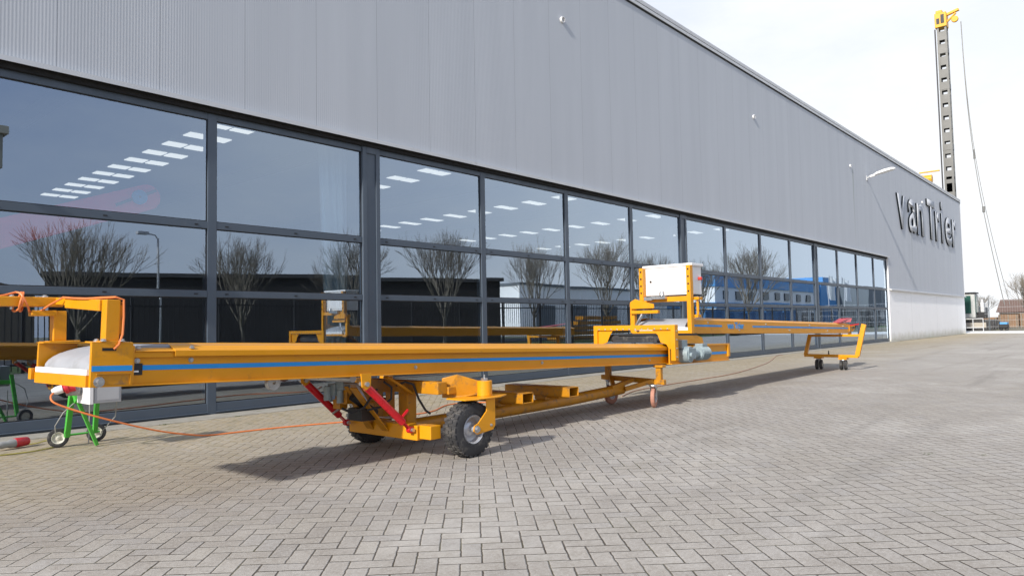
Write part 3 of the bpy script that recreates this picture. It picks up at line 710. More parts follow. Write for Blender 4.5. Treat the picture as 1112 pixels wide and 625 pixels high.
# rear frame and small casters
mb = MB(); mb.box((7.99,-4.36,.30),(8.05,-4.29,.53)); mb.box((7.99,-3.60,.32),(8.05,-3.53,.52)); mb.prism([(8.0,-4.40,.345),(8.0,-3.46,.385),(8.0,-3.46,.325),(8.0,-3.6,.315),(8.0,-4.40,.285)], (.06,0,0))
mb.box((7.97,-4.40,.50),(8.06,-4.27,.53)); mb.build('rear_frame', ORANGED, c1, bevel=.004)
def small_caster(parent, cx, cy, r, w, tm, zt, twin=False, ax=(0,-1,0), rm=STEEL):
    a = V(ax).normalized()
    for s_ in ((-1,1) if twin else (0,)): wheel(parent, V((cx,cy,r+.001)) + a*(s_*w*.78), r, w, tm, rm, ax, 0, .5)
    f_ = a.cross(V((0,0,1))); mb = MB()
    off = w*.5+.012 if not twin else .006
    kp = V((cx,cy,0)) + f_*.03
    for s_ in (-1, 1):
        c_ = V((cx,cy,0)) + a*(s_*off)
        mb.prism([c_+V((0,0,r-.02))-f_*.02, c_+V((0,0,r-.02))+f_*.02, c_+V((0,0,zt-.02))+f_*.06, c_+V((0,0,zt-.02))-f_*.01], a*.004)
    mb.lathe([(.005,0),(.045,0),(.05,.012),(.045,.024),(.005,.024)], kp+V((0,0,zt-.022)), (0,0,1), 20)
    b_ = V((cx,cy,zt)); mb.box(b_+V((-.055,-.055,0)), b_+V((.055,.055,.006)))
    mb.build('caster_bracket', rm if rm is STEEL else STEEL, parent, smooth=True)
small_caster(c1, 7.97,-4.27,.125,.05,PINKRUB,.285, ax=(.35,-1,0)); small_caster(c1, 8.02,-3.60,.125,.05,PINKRUB,.315, ax=(-.1,-1,0))

# ------------------------------------------------------------------ far conveyor
c2 = thing('belt_conveyor', 'far orange belt conveyor with a white box on its portal, its end on a trolley', 'conveyor', (12.5,-4.0,0))
M2 = frame((8.93,-4.30,.905), 1.25, .0195); L2 = 7.65; W2 = .88
mb = MB(M2); mb.box((.0,0,0),(L2,.006,.185)); mb.box((.0,-.012,0),(.12,0,.205)); mb.prism([(.12,-.002,.185),(.12,.10,.222),(.12,.10,.216),(.12,-.002,.178)], (L2-.1,0,0)); mb.box((.0,.0,.0),(L2,.03,.006))
s2 = mb.build('side_panel', ORANGE, c2, bevel=.0025)
mb = MB(M2); mb.box((.0,W2-.006,0),(L2,W2,.185)); mb.box((.0,W2,0),(.12,W2+.012,.205)); mb.prism([(.12,W2+.002,.185),(.12,W2-.10,.222),(.12,W2-.10,.216),(.12,W2+.002,.178)], (L2-.1,0,0)); mb.build('side_panel', ORANGE, c2, bevel=.0025)
st_ = MB(M2); st_.box((.0,-.0145,.095),(.12,-.0125,.122)); st_.box((.122,-.0025,.095),(1.02,-.0005,.122)); st_.box((2.18,-.0025,.095),(L2-.15,-.0005,.122)); st_.build('blue_stripe', BLUE, s2)
def text_mesh(txt, M, size, sx, extr, name, mt, parent):
    cu = bpy.data.curves.new('t', 'FONT'); cu.body = txt; cu.size = size; cu.extrude = extr; cu.offset = size*.025
    o = bpy.data.objects.new('t', cu); COL.objects.link(o); bpy.context.view_layer.update()
    me = bpy.data.meshes.new_from_object(o.evaluated_get(bpy.context.evaluated_depsgraph_get())); bpy.data.objects.remove(o)
    mb = MB(M); mb.add([(v.co.x*sx, -v.co.z, v.co.y) for v in me.vertices], [tuple(p.vertices) for p in me.polygons])
    return mb.build(name, mt, parent)
text_mesh('van Trier', M2 @ Matrix.Translation((1.22,-.0025,.075)), .13, 1.25, .002, 'lettering', BLUE, s2)
bt = MB(M2)
for i in range(7): bolt(bt, (.55+i*1.1,-.001,.05 if i % 2 else .15), (0,-1,0), .010)
build_each(bt, 'bolt', STEEL, s2, 2)
prof = [(-.0,.02)] + [(-.02+.40*(1-math.cos(math.pi/2*i/10)), .075+.14*math.sin(math.pi/2*i/10)) for i in range(11)] + [(1.2,.212),(L2-.2,.205),(L2-.05,.1),(L2-.2,.02)]
MB(M2).prism([(u_, .07, h_) for u_, h_ in prof], (0,W2-.14,0)).build('belt', BELT, c2, smooth=True)
MB(M2).box((-.03,.02,.045),(-.005,W2-.02,.085)).build('scraper_strip', WHITE, c2)
MB(M2).box((-.035,.0,-.02),(.0,W2,.042)).build('end_plate', ORANGE, c2, bevel=.003)
MB(M2).box((.05,.008,.0),(L2-.1,W2-.008,.004)).build('belly_plate', ORANGED, c2)
mb = MB(); mb.box((8.90,-4.335,.905),(8.985,-4.275,1.835)); mb.box((8.90,-3.60,1.34),(8.985,-3.54,1.835)); mb.box((8.905,-4.275,1.345),(8.98,-3.60,1.415))
mb.box((8.86,-3.60,1.29),(8.98,-3.40,1.345)); mb.box((8.88,-3.46,.92),(8.95,-3.39,1.30)); mb.prism([(8.84,-3.80,1.26),(8.84,-3.42,1.26),(8.84,-3.42,1.36),(8.84,-3.50,1.40),(8.84,-3.62,1.36),(8.84,-3.80,1.32)], (.02,0,0))
mb.box((8.84,-3.86,1.19),(8.90,-3.42,1.235))
p2 = mb.build('portal', ORANGE, c2, bevel=.004)
mb = MB(); mb.cyl((9.05,-4.36,1.16),(9.05,-4.36,1.40),.018,.018,12); mb.box((9.0,-4.40,1.36),(9.12,-4.30,1.40)); mb.box((9.0,-4.385,1.12),(9.10,-4.31,1.16)); mb.build('tension_rod', ORANGE, p2, bevel=.003)
bt = MB()
for i in range(4):
    bolt(bt, (8.90,-4.305,1.48+i*.1), (-1,0,0), .009); bolt(bt, (8.90,-3.57,1.48+i*.1), (-1,0,0), .009)
build_each(bt, 'bolt', BLACK, p2, 2)
mb = MB(); mb.box((8.84,-3.98,1.385),(8.90,-3.76,1.43)); mb.cyl((8.85,-3.93,1.43),(8.85,-3.93,1.49),.04,.03,14); mb.box((8.82,-3.78,1.37),(8.88,-3.66,1.42)); mb.tube([(8.86,-3.60,1.18),(8.84,-3.56,1.10),(8.85,-3.50,1.02),(8.86,-3.52,.95)], .02); mb.build; build_each(mb, 'sensor_bracket', STEEL, p2, 1, smooth=True)
wb = MB(); wb.box((8.99,-4.300,1.44),(9.30,-3.575,1.83)); box = wb.build('control_cabinet', WHITE, c2, bevel=.006)
MB().box((8.975,-4.325,1.83),(9.325,-3.555,1.868)).build('lid', WHITE, box, bevel=.006)
MB().box((9.0,-4.30,1.415),(9.28,-3.60,1.438)).build('mounting_rail', BLACK, box)
MB().box((8.986,-4.255,1.47),(8.9885,-3.62,1.474)).box((8.986,-4.255,1.80),(8.9885,-3.62,1.804)).box((8.986,-4.255,1.474),(8.9885,-4.251,1.80)).box((8.986,-3.624,1.474),(8.9885,-3.62,1.80)).build('door_seam', BGREY, box)
for zz in (1.53, 1.74): MB().cyl((8.984,-4.262,zz-.02),(8.984,-4.262,zz+.02),.006,.006,8).build('hinge', STEEL, box)
MB().cyl((8.988,-3.68,1.64),(8.972,-3.68,1.64),.014,.014,12).build('latch', BLACK, box, smooth=True)
MB().cyl((9.22,-4.30,1.66),(9.22,-4.345,1.66),.022,.022,16).build('emergency_button', mat('signal_red', (.75,.05,.03), .4), box, smooth=True)
# discharge end
mb = MB(M2); mb.prism([(L2-.75,-.01,.215),(L2+.15,.02,.245),(L2+.55,.10,.335),(L2+.35,.10,.30),(L2-.3,.0,.245)], (0,.02,.0)); mb.prism([(L2-.75,.01,.215),(L2+.55,.12,.335),(L2+.50,.35,.33),(L2-.6,.2,.215)], (0,0,.006)); 
mb.bar((L2+.0,-.01,.17),(L2+.30,-.10,.20),.02,.03)
mb.build('red_guard', RED, c2)
mb = MB(M2); mb.lathe([(.01,0),(.08,0),(.08,.74),(.01,.74)], (L2-.04,.07,.11), (0,1,0), 24); mb.build('end_drum', STEEL, c2, smooth=True)
mb = MB(M2); mb.box((L2-.1,-.02,.04),(L2+.12,.0,.16)); mb.box((L2+.02,.0,-.03),(L2+.10,.05,.05)); mb.tube([(L2+.0,-.03,.15),(L2+.12,-.06,.16),(L2+.18,-.04,.10),(L2+.1,-.02,.06)],.012); mb.build('drum_bearing', ORANGED, c2)

# trolley under the far conveyor
tr = thing('support_trolley', 'small orange U shaped trolley on twin casters under the far end of the second conveyor', 'trolley', (16.0,-3.9,0))
mb = MB(); mb.bar((15.96,-3.36,.30),(16.0,-4.44,.285),.09,.06); mb.bar((15.96,-3.38,.30),(16.05,-3.46,.74),.07,.07,(1,0,0)); mb.bar((16.0,-4.42,.29),(16.06,-4.56,.95),.09,.075,(1,0,0))
mb.bar((16.05,-3.45,.72),(16.05,-4.50,.72),.07,.05)
tf = mb.build('trolley_frame', ORANGE, tr, bevel=.005)
mb = MB(); mb.box((15.93,-3.72,.235),(16.09,-3.56,.268)); mb.box((15.90,-4.23,.22),(16.06,-4.07,.255)); mb.build('caster_mount', ORANGE, tf)
mb = MB(); mb.cyl((16.0,-3.85,.32),(16.0,-3.85,.40),.012,.012,8); mb.build('locating_pin', BLACK, tf)
small_caster(tr, 16.01,-3.64,.105,.055,RUBBER,.232, True, ax=(.15,-1,0), rm=CREAM); small_caster(tr, 15.97,-4.15,.105,.055,RUBBER,.218, True, ax=(.15,-1,0), rm=CREAM)

# ------------------------------------------------------------------ green cart with grey box
gc = thing('power_cart', 'small green wheeled A frame cart carrying a grey electrical box near the windows', 'cart', (2.5,-1.3,0))
wheel(gc, (2.29,-1.25,.090), .089, .045, RUBBER, CREAM, (-.25,-1,0), 0, .60)
wheel(gc, (2.65,-1.15,.088), .087, .045, RUBBER, CREAM, (-.25,-1,0), 0, .60)
mb = MB()
mb.bar((2.335,-1.34,.10),(2.335,-1.50,.64),.04,.045,(1,0,0)); mb.bar((2.60,-1.26,.10),(2.57,-1.42,.58),.035,.04,(1,0,0))
mb.bar((2.335,-1.48,.50),(2.60,-1.42,.49),.045,.045); mb.bar((2.36,-1.54,.44),(2.545,-1.48,.012),.035,.03,(1,0,0)); mb.bar((2.36,-1.54,.43),(2.36,-1.48,.50),.05,.04)
mb.cyl((2.30,-1.22,.10),(2.67,-1.18,.10),.010)
mb.build('frame', GREEN, gc, bevel=.003)
mb = MB(); mb.box((2.375,-1.90,.435),(2.60,-1.60,.68)); gb = mb.build('grey_box', GREYB, gc, bevel=.005)
MB().box((2.335,-1.905,.43),(2.368,-1.595,.685)).build('door', WHITE, gb, bevel=.004)
MB().box((2.40,-1.9025,.46),(2.58,-1.9005,.655)).build('cover_plate', mat('grey_plate', (.44,.45,.46), .4), gb)
MB().cyl((2.335,-1.70,.55),(2.24,-1.64,.55),.045,.05,18).build('socket_base', CABLEG, gb, smooth=True)
sk = MB().lathe([(.01,0),(.038,0),(.040,.05),(.050,.055),(.050,.075),(.034,.08),(.030,.13),(.01,.13)], (2.28,-1.72,.585), (-.8,.3,-.12), 20).build('socket', REDP, gb, smooth=True)
MB().cyl((2.28,-1.66,.63),(2.20,-1.66,.66),.040,.040,18).build('socket', REDP, gb, smooth=True)
pl = MB().lathe([(.01,0),(.036,0),(.036,.05),(.022,.085),(.01,.085)], (2.19,-1.69,.572), (-.8,.3,-.25), 18); pl.build('plug_housing', WHITE, sk, smooth=True)
mb = MB(); mb.tube([(2.34,-1.50,.42),(2.26,-1.48,.34),(2.22,-1.40,.22),(2.25,-1.32,.12)], .005); mb.tube([(2.62,-1.50,.48),(2.72,-1.46,.40),(2.74,-1.38,.25),(2.66,-1.25,.10)], .005); mb.tube([(2.52,-1.36,.40),(2.52,-1.34,.02)],.006)
build_each(mb, 'lead', CABLEG, gc, smooth=True)

def smooth_path(pts, n=8):
    P = [V(p) for p in pts]; out = []
    for i in range(len(P)-1):
        a, b, c, d_ = P[max(i-1,0)], P[i], P[i+1], P[min(i+2,len(P)-1)]
        for k in range(n):
            t = k/n; out.append(.5*((2*b)+(c-a)*t+(2*a-5*b+4*c-d_)*t*t+(3*b-a-3*c+d_)*t**3))
    return out + [P[-1]]
# cables on the ground
cab = MB().tube(smooth_path([(2.13,-1.68,.55),(2.095,-1.70,.51),(2.11,-1.74,.46),(2.24,-1.78,.39),(2.45,-1.84,.30),(2.72,-1.86,.20),(3.0,-1.86,.11),(3.3,-1.84,.04),(3.5,-1.78,.010),(3.75,-1.80,.008),(4.18,-1.86,.008),(4.6,-1.98,.008),(4.95,-2.10,.008),(5.5,-2.2,.008),(6.1,-2.2,.008),(6.9,-1.8,.008),(7.6,-2.4,.008)]), .0085, 8)
tag(cab.build('power_cable', CABLEO, smooth=True), 'bright orange power cable sagging from the cart plug and lying along the plinth', 'cable')
cab = MB().tube(smooth_path([(8.9,-3.2,.009),(9.8,-2.9,.009),(10.9,-2.80,.009),(12.3,-2.75,.009),(14.1,-2.62,.009),(17.4,-1.9,.009),(20.0,-1.1,.009),(21.5,-.6,.009),(22.2,-.52,.009)]), .008, 8)
tag(cab.build('power_cable', mat('faded_red_cable', (.42,.24,.17), .7)), 'faded red cable crossing the paving from the middle casters to the window wall', 'cable')
cab = MB().tube(smooth_path([(1.2,-1.25,.008),(1.9,-1.35,.008),(2.15,-1.32,.01),(2.33,-1.15,.01),(2.36,-.95,.03),(2.30,-.88,.03),(2.20,-.86,.012),(2.0,-.80,.01)]), .006, 8)
tag(cab.build('ground_lead', CABLEY, smooth=True), 'thin dirty yellow lead looping on the ground beside the cart wheel', 'cable')
gp = thing('cable_plug', 'grey industrial plug with a red collar lying on the ground at the left edge', 'plug', (2.0,-.95,0))
pa, pb = V((1.86,-1.02,.05)), V((2.09,-.93,.052)); d_ = pb-pa
MB().lathe([(.01,-.02),(.022,0),(.034,.05),(.03,.10),(.040,.13),(.040,.17),(.01,.17)], pa, d_, 20).build('body', CABLEG, gp, smooth=True)
MB().lathe([(.01,.171),(.044,.171),(.046,.20),(.040,.29),(.034,.30),(.01,.30)], pa, d_, 20).build('collar', REDP, gp, smooth=True)

# ------------------------------------------------------------------ far site beyond the corner
cr = thing('piling_rig', 'tall piling rig with a perforated grey mast and yellow head rising behind the warehouse corner', 'crane', (68,1.2,0))
def mastpt(x, y): pass
MX, MY = 74.0, 3.45
mm = MB()
H0, H1 = 1.5, 27.2
lx = -.012   # slight lean
for sx in (-.30,.30):
    for sy in (-.30,.30):
        mm.bar((MX+sx,MY+sy,H0),(MX+sx,MY+sy,H1),.16,.16,(1,0,0))
z = H0; i = 0
while z < H1-1.3:
    for (ax_, s_) in ((0,-1),(0,1),(1,-1),(1,1)):
        if ax_ == 0: mm.box((MX-.24,MY+s_*.34-.02,z+1.15-.78),(MX+.24,MY+s_*.34+.02,z+1.15)); 
        else: mm.box((MX+s_*.34-.02,MY-.24,z+1.15-.78),(MX+s_*.34+.02,MY+.24,z+1.15))
    z += 1.15 if i % 5 else 1.15
    i += 1
for z in (10, 16.0, 21.5, 24.8): mm.box((MX-.39,MY-.39,z),(MX+.39,MY+.39,z+.55))
mm.box((MX-.36,MY-.36,H0),(MX+.36,MY+.36,13.6))
mm.build('mast', MAST, cr)
MB().bar((MX-.62,MY+.48,3),(MX-.62,MY+.48,27.0),.1,.1,(1,0,0)).build('guide_rail', BLACK, cr)
hd = MB(); hd.box((MX-.5,MY-.42,27.2),(MX+.5,MY+.50,28.5)); hd.bar((MX,MY-.3,28.3),(MX,MY-1.35,28.55),.3,.22); hd.bar((MX,MY-.3,27.6),(MX,MY-1.1,28.3),.2,.14); hd.cyl((MX-.12,MY-1.0,27.75),(MX+.12,MY-1.0,27.75),.28,.28,18); hd.box((MX-.45,MY-.1,28.5),(MX+.4,MY+.40,28.75))
hdo = hd.build('mast_head', YEL, cr, bevel=.03)
MB().box((MX-.53,MY-.25,27.5),(MX-.505,MY+.02,28.3)).box((MX-.53,MY+.12,27.5),(MX-.505,MY+.36,28.0)).build('head_opening', BLACK, hdo)
dr = MB(); dr.box((MX-1.1,MY+.6,14.1),(MX-.9,MY+2.2,14.2)); dr.cyl((MX-1.0,MY+1.2,13.5),(MX-1.0,MY+2.2,13.5),.36,.36,16); dr.bar((MX-1,MY+.7,12.2),(MX-1,MY+2.0,13.9),.08,.08)
dr.build('winch', YEL, cr)
rp = MB(); e0 = V((MX,MY-1.45,27.4)); e1 = V((71.5,-.40,2.0)); pts = [e0.lerp(e1, i/16)+V((0,.55*math.sin(math.pi*i/16),0)) for i in range(17)]
rp.tube(pts, .030, 6); rp.tube([p+V((0,-.35*(i/16)**2 - .02,0)) for i, p in enumerate(pts)], .022, 6); rp.cyl(pts[8], pts[8]+V((0,0,.8)), .07); rp.cyl(pts[11], pts[11]+V((0,0,.5)), .10)
rp.build('rope', MAST, cr)
bd = MB(); bd.box((68.2,.9,.95),(72.5,4.6,1.9)); bd.build('machine_house', BGREY, cr, bevel=.05)
bd = MB(); bd.box((66.6,.95,1.0),(68.1,2.6,2.9)); cbn = bd.build('cab', mat('cab_grey_white', (.42,.43,.41), .5), cr, bevel=.06)
MB().box((66.56,1.22,1.35),(66.6,2.5,2.75)).box((66.8,.91,1.4),(67.9,.945,2.7)).build('cab_window', CABG, cbn)
MB().box((66.5,.90,2.92),(68.2,2.7,3.02)).build('cab_roof', BLACK, cbn)
MB().box((67.0,.35,.95),(67.8,.85,1.45)).build('counterweight', BLACK, cr, bevel=.03)
MB().cyl((68.5,.75,1.9),(68.5,.75,2.5),.12,.10,12).box((68.3,.6,1.4),(69,.85,2.2)).build('exhaust', FLASH, cr, bevel=.03)
tk = MB(); 
def trackp(y0):
    pr = []
    for i in range(9): a = math.pi/2+math.pi*i/8; pr.append((67.0+.38*math.cos(a)-.0, .40+.38*math.sin(a)))
    return pr
for xx in (66.8, 69.6):
    pr = []
    for i in range(9): a = math.pi/2+math.pi*i/8; pr.append((3.6+.42*math.cos(a+math.pi), .43+.42*math.sin(a+math.pi)))
    for i in range(9): a = math.pi/2+math.pi*i/8; pr.append((.15+.42*math.cos(a), .43+.42*math.sin(a)))
    pr2 = sorted(pr, key=lambda p: math.atan2((p[1]-.43)*6, p[0]-1.8))
    tk = MB(); tk.prism([(xx, p[0], p[1]) for p in pr2], (.6,0,0)); t_ = tk.build('track', RUBBER, cr)
    MB().box((xx-.03,.3,.22),(xx-.004,3.4,.62)).build('track_frame', mat('dusty_steel', (.42,.38,.32), .8), t_)

# crates, small items, fence, trees beyond
for i, (xx, yy, w_, h_, lb_) in enumerate(((78,-1.45,1.5,1.25,'brown timber crate stack at the right picture edge'),(78,.15,1.5,1.15,'brown timber crate stack second from the right picture edge'),(79,1.75,1.2,.95,'low olive brown crate stack just right of the rig tracks'))):
    t_ = thing('crate_stack', lb_, 'crates', (xx,yy,0), 'crate stacks beyond the yard')
    mb = MB()
    for r_ in range(3): mb.box((xx,yy-w_/2,.1+r_*h_/3),(xx+1.2,yy+w_/2,.1+(r_+.92)*h_/3))
    mb.build('crates', WOOD, t_, bevel=.02)
    mb = MB()
    for f_ in (-.42, 0, .42): mb.box((xx-.03,yy+w_*f_-.05,0),(xx-.002,yy+w_*f_+.05,h_+.05))
    mb.build('batten', BARK, t_)
bl = thing('small_cart', 'small dark cart with a blue top right of the rig tracks', 'cart', (64.9,-1.1,0))
MB().box((64.6,-1.35,.20),(65.4,-.80,.48)).build('body', BLACK, bl, bevel=.03); MB().box((64.55,-1.32,.48),(65.4,-.85,.64)).build('cover', BBLUE, bl, bevel=.03)
for yy in (-1.25,-.9): MB().lathe([(.02,-.05),(.15,-.05),(.15,.05),(.02,.05)], (64.8,yy,.15), (1,0,0), 16).build('wheel', RUBBER, bl)
fn = thing('wire_fence', 'thin wire fence with grey posts in front of the rig', 'fence', (65,0,0))
mb = MB()
for i, z in enumerate((.3,.8,1.3,1.8,2.3)): mb.cyl((66.2,-14,z),(66.2,.3,z),.008,.008,5)
for i in range(90): mb.cyl((66.2,-14+i*.16,.1),(66.2,-14+i*.16,2.3),.003,.003,4)
mb.build('wire_mesh', FLASH, fn)
mb = MB()
for i in range(6): mb.cyl((66.2,-13.5+i*2.7,0),(66.2,-13.5+i*2.7,2.4),.03,.03,8)
mb.build('post', BGREY, fn)
br = thing('crowd_barrier', 'low grey tubular barrier standing by the corner of the white wall', 'barrier', (57,-.8,0))
mb = MB()
for z in (.35,.95): mb.cyl((57,-.9,z),(57,.6,z),.025)
for yy in (-.88,-.3): mb.cyl((57,yy,0),(57,yy,.97),.025)
mb.build('rails', FLASH, br)
sh_ = thing('low_shed', 'low dark brown roofed shed far behind the crates', 'shed', (110,1,0))
MB().box((110,-6,0),(118,4.8,1.6)).build('wall', WOOD, sh_); MB().prism([(109.5,-6.3,1.6),(118.5,-6.3,1.6),(114,-6.3,3.3)], (0,11.4,0)).build('roof', mat('brown_roof', (.14,.09,.07), .9), sh_)

# ------------------------------------------------------------------ bare trees
def tree_mesh(h, spread, seed, base=1.0):
    rnd = random.Random(seed); tk = MB(); cr_ = MB()
    def seg(mb, p, d, L, r, lvl):
        n = 3 if lvl < 4 else 2; pts = [p]; dd = d.copy(); q = p.copy()
        for i in range(n):
            dd = (dd + V((rnd.gauss(0,.05), rnd.gauss(0,.05), rnd.gauss(.045,.03)))).normalized(); q = q + dd*L/n; pts.append(q.copy())
        mb.tube(pts, r, 6 if lvl < 2 else (4 if lvl < 4 else 3), r*.62)
        return q, dd, pts
    top, d, _ = seg(tk, V((0,0,-.05)), V((0,0,1)), h*.26*base, h*.019, 0)
    tk.cyl((0,0,-.05),(0,0,.3), h*.028, h*.019, 8, False)
    def rec(p, d, L, r, lvl):
        q, dd, pts = seg(cr_, p, d, L, r, lvl)
        if lvl >= 5: return
        nb = (0, 4, 4, 3, 3)[lvl]
        for i in range(nb):
            ph = rnd.random()*6.28; a = rnd.uniform(.18,.50)*spread
            u = dd.cross(V((rnd.random()-.5, rnd.random()-.5, rnd.random()-.5))).normalized()
            nd = (dd*math.cos(a) + u*math.sin(a)); nd.z += .07; nd.normalize()
            st = pts[rnd.choice((-1,-1,-2))]
            rec(st, nd, L*rnd.uniform(.62,.84), max(r*.55, .007), lvl+1)
    for i in range(9):
        ph = i*2.4 + rnd.random()*.5; a = (.12+.62*(i/8))*spread
        nd = V((math.cos(ph)*math.sin(a), math.sin(ph)*math.sin(a), math.cos(a)))
        rec(top - V((0,0,rnd.random()*h*.05)), nd, h*.25, h*.0085, 1)
    return tk, cr_
protos = []
def tree(i, x, y, h, label, wide=1.0, seed=1, group='bare street trees opposite the warehouse'):
    if i < 3:
        t_ = thing('bare_tree', label, 'tree', (0,0,0), group)
        a, b_ = tree_mesh(6.0, 1.0+.05*i, seed); a.build('trunk', BARK, t_, smooth=True); b_.build('crown', BARK, t_)
        protos.append(t_)
    else: t_ = copy_tree(protos[i % 3]); tag(t_, label, 'tree', group)
    t_.location = (x,y,0); s_ = h/6.0; t_.scale = (s_*wide*.86,s_*wide*.86,s_); t_.rotation_euler = (0,0,i*1.7)
    return t_
TL = 'bare tree reflected in the glass, '
spots = [(8.9,-19,5.1,1.15,'behind the grey lamp post on the left'),(15.0,-19,5.2,.9,'in the second window from the left'),(20.6,-19,5.6,.9,'partly hidden behind the wide mullion'),(26.8,-19.4,6.4,1.0,'above the right end of the dark shed'),
         (34.2,-19.2,6.4,.85,'in the window right of the dark shed'),(42,-19,7.2,.85,'left of the white cabinet'),(49,-20,6.6,.9,'behind the white cabinet'),(60,-21,7.0,.9,'in front of the blue canopy building'),(72,-21.5,9.0,1.05,'tall one in front of the blue and white office')]
for i, (x, y, h, w_, l) in enumerate(spots): tree(i, x, y, h, TL+l, w_, 11+i)
tree(10, 86, -.6, 5.6, 'bare tree beyond the crates at the right picture edge', 1.1, group='bare trees beyond the yard')
tree(11, 150, 12.2, 5.0, 'faint small bare tree in the distance right of the rig', 1.3, group='bare trees beyond the yard')

# ------------------------------------------------------------------ across the street (seen in the glass)
sd = thing('dark_shed', 'long low black shed across the street reflected in the left windows', 'shed', (24,-26,0))
a_, b_ = V((11.6,-32,0)), V((35.2,-23,0)); dr_ = (b_-a_).normalized(); nr = V((dr_.y,-dr_.x,0))
mb = MB(); mb.prism([a_, b_, b_+nr*12, a_+nr*12], (0,0,4.0)); mb.build('wall', SHED, sd)
mb = MB(); mb.prism([a_-nr*.2-dr_*.2+V((0,0,4)), b_-nr*.2+dr_*.2+V((0,0,4)), b_+nr*12+dr_*.2+V((0,0,4)), a_+nr*12-dr_*.2+V((0,0,4))], (0,0,.22)); mb.build('roof', mat('shed_roof_edge', (.05,.05,.05), .7), sd)
hs = thing('gabled_shed', 'pale gabled shed left of the black shed, reflected in the first window', 'shed', (6,-31,0))
mb = MB(); mb.prism([(2.0,-36,0),(11.0,-36,0),(11.0,-36,3.3),(6.5,-36,4.3),(2.0,-36,2.4)], (0,4,0)); mb.build('wall', mat('tan_board', (.18,.15,.11), .8), hs)
ws = thing('white_warehouse', 'low white warehouse behind the picket fence reflected in the middle windows', 'warehouse', (75,-50,0))
MB().box((64,-62,0),(99,-46,5.8)).build('wall', BWHITE, ws); MB().box((63.8,-62.2,5.8),(99.2,-45.8,6.1)).build('roof', BGREY, ws)
for i in range(4): MB().box((67+i*7,-46,0),(70.5+i*7,-45.9,3.4)).build('door', BGREY, ws)
ob = thing('office_building', 'white office with bright blue bands and canopy reflected in the right windows', 'building', (120,-46,0))
MB().box((103,-49,0),(150,-40,7.6)).build('wall', BWHITE, ob); MB().box((102.8,-49.2,6.5),(150.2,-39.8,8.3)).build('upper_band', BBLUE, ob); MB().box((102.9,-49.1,3.1),(150.1,-39.85,4.1)).build('lower_band', BBLUE, ob)
MB().box((150.2,-56,0),(160,-39.6,9.8)).build('blue_tower', BBLUE, ob)
for i in range(9): MB().box((106+i*5,-40.0,4.6),(108.2+i*5,-39.78,5.9)).build('window', DGLASS, ob)
for i in range(9): MB().box((106+i*5,-40.0,.6),(108.2+i*5,-39.78,2.3)).build('window', DGLASS, ob)
ct = None
for i in range(5):
    lb_ = '%s blue container from the left behind the picket fence, reflected in the windows' % ('first','second','third','fourth','fifth')[i]
    t_ = thing('shipping_container', lb_, 'container', (86+i*6.6,-33,0), 'blue containers across the street')
    mb = MB(); x0 = 83+i*6.6; mb.box((x0,-34.5,.1),(x0+6.1,-32,2.6)); mb.build('box', BBLUE, t_, bevel=.03)
    mb = MB()
    for q_ in range(20): mb.box((x0+.15+q_*.3,-32,.25),(x0+.30+q_*.3,-31.96,2.45))
    mb.build('corrugation', BBLUE, t_)
gb_ = thing('grey_building', 'plain grey building at the right end of the reflection', 'building', (170,-38,0))
MB().box((160.5,-60,0),(215,-34,8.0)).build('wall', BGREY, gb_)
for i in range(10): MB().box((163+i*5,-34,1),(166+i*5,-33.9,2.8)).build('window', DGLASS, gb_)
# picket fence
pf_ = thing('picket_fence', 'black steel picket fence behind the camera, reflected in the windows', 'fence', (30,-14.8,0))
mb = MB()
for z in (.2, 1.9): mb.box((-20,-14.93,z),(95,-14.88,z+.05))
for i in range(640):
    x = -10+i*.16
    mb.box((x,-14.86,.05),(x+.025,-14.84,2.15))
mb.build('pickets', BLACK, pf_)
mb = MB()
for i in range(40): mb.box((-20+i*2.9,-14.95,0),(-19.92+i*2.9,-14.87,2.2))
mb.build('post', BLACK, pf_)
ln = thing('street_lamp', 'thin grey street lamp reflected in the first window', 'lamp', (10.9,-17.3,0))
MB().cyl((10.9,-17.3,0),(10.9,-17.3,4.4),.05,.035,10).build('post', FLASH, ln, smooth=True); MB().tube([(10.9,-17.3,4.35),(10.8,-17.3,4.5),(10.5,-17.3,4.55)], .025).box((10.2,-17.4,4.5),(10.55,-17.2,4.6)).build('lamp_head', FLASH, ln)
for i, (x, l) in enumerate(((114.5,'left'),(122.5,'right'))):
    t_ = thing('banner_flag', 'white banner flag on a pole, the %s one of the two reflected at the right' % l, 'flag', (x,-27,0), 'banner flags across the street')
    MB().cyl((x,-27,0),(x,-27,8.0),.06,.04,8).build('pole', FLASH, t_)
    mb = MB(); n = 10
    for k in range(n):
        x0, x1 = x+.1+k*.25, x+.1+(k+1)*.25; y0, y1 = -27+.25*math.sin(k*.8), -27+.25*math.sin((k+1)*.8); dz0, dz1 = -.12*k, -.12*(k+1)
        mb.add([(x0,y0,4.2+dz0*.2),(x1,y1,4.2+dz1*.2),(x1,y1,7.8+dz1*.3),(x0,y0,7.8+dz0*.3)], [(0,1,2,3)])
    f_ = mb.build('cloth', BWHITE, t_); f_.modifiers.new('thickness','SOLIDIFY').thickness = .01
# orange machine frames stored behind the fence
os_ = thing('stored_frames', 'pile of orange steel frames behind the picket fence reflected in the middle windows', 'steel frames', (38,-17,0))
mb = MB()
for i in range(5): mb.box((33+i*.6,-17.4+.1*i,.1+i*.30),(41-i*.5,-16.4,.32+i*.30))
mb.build('frame_stack', ORANGED, os_, bevel=.01)

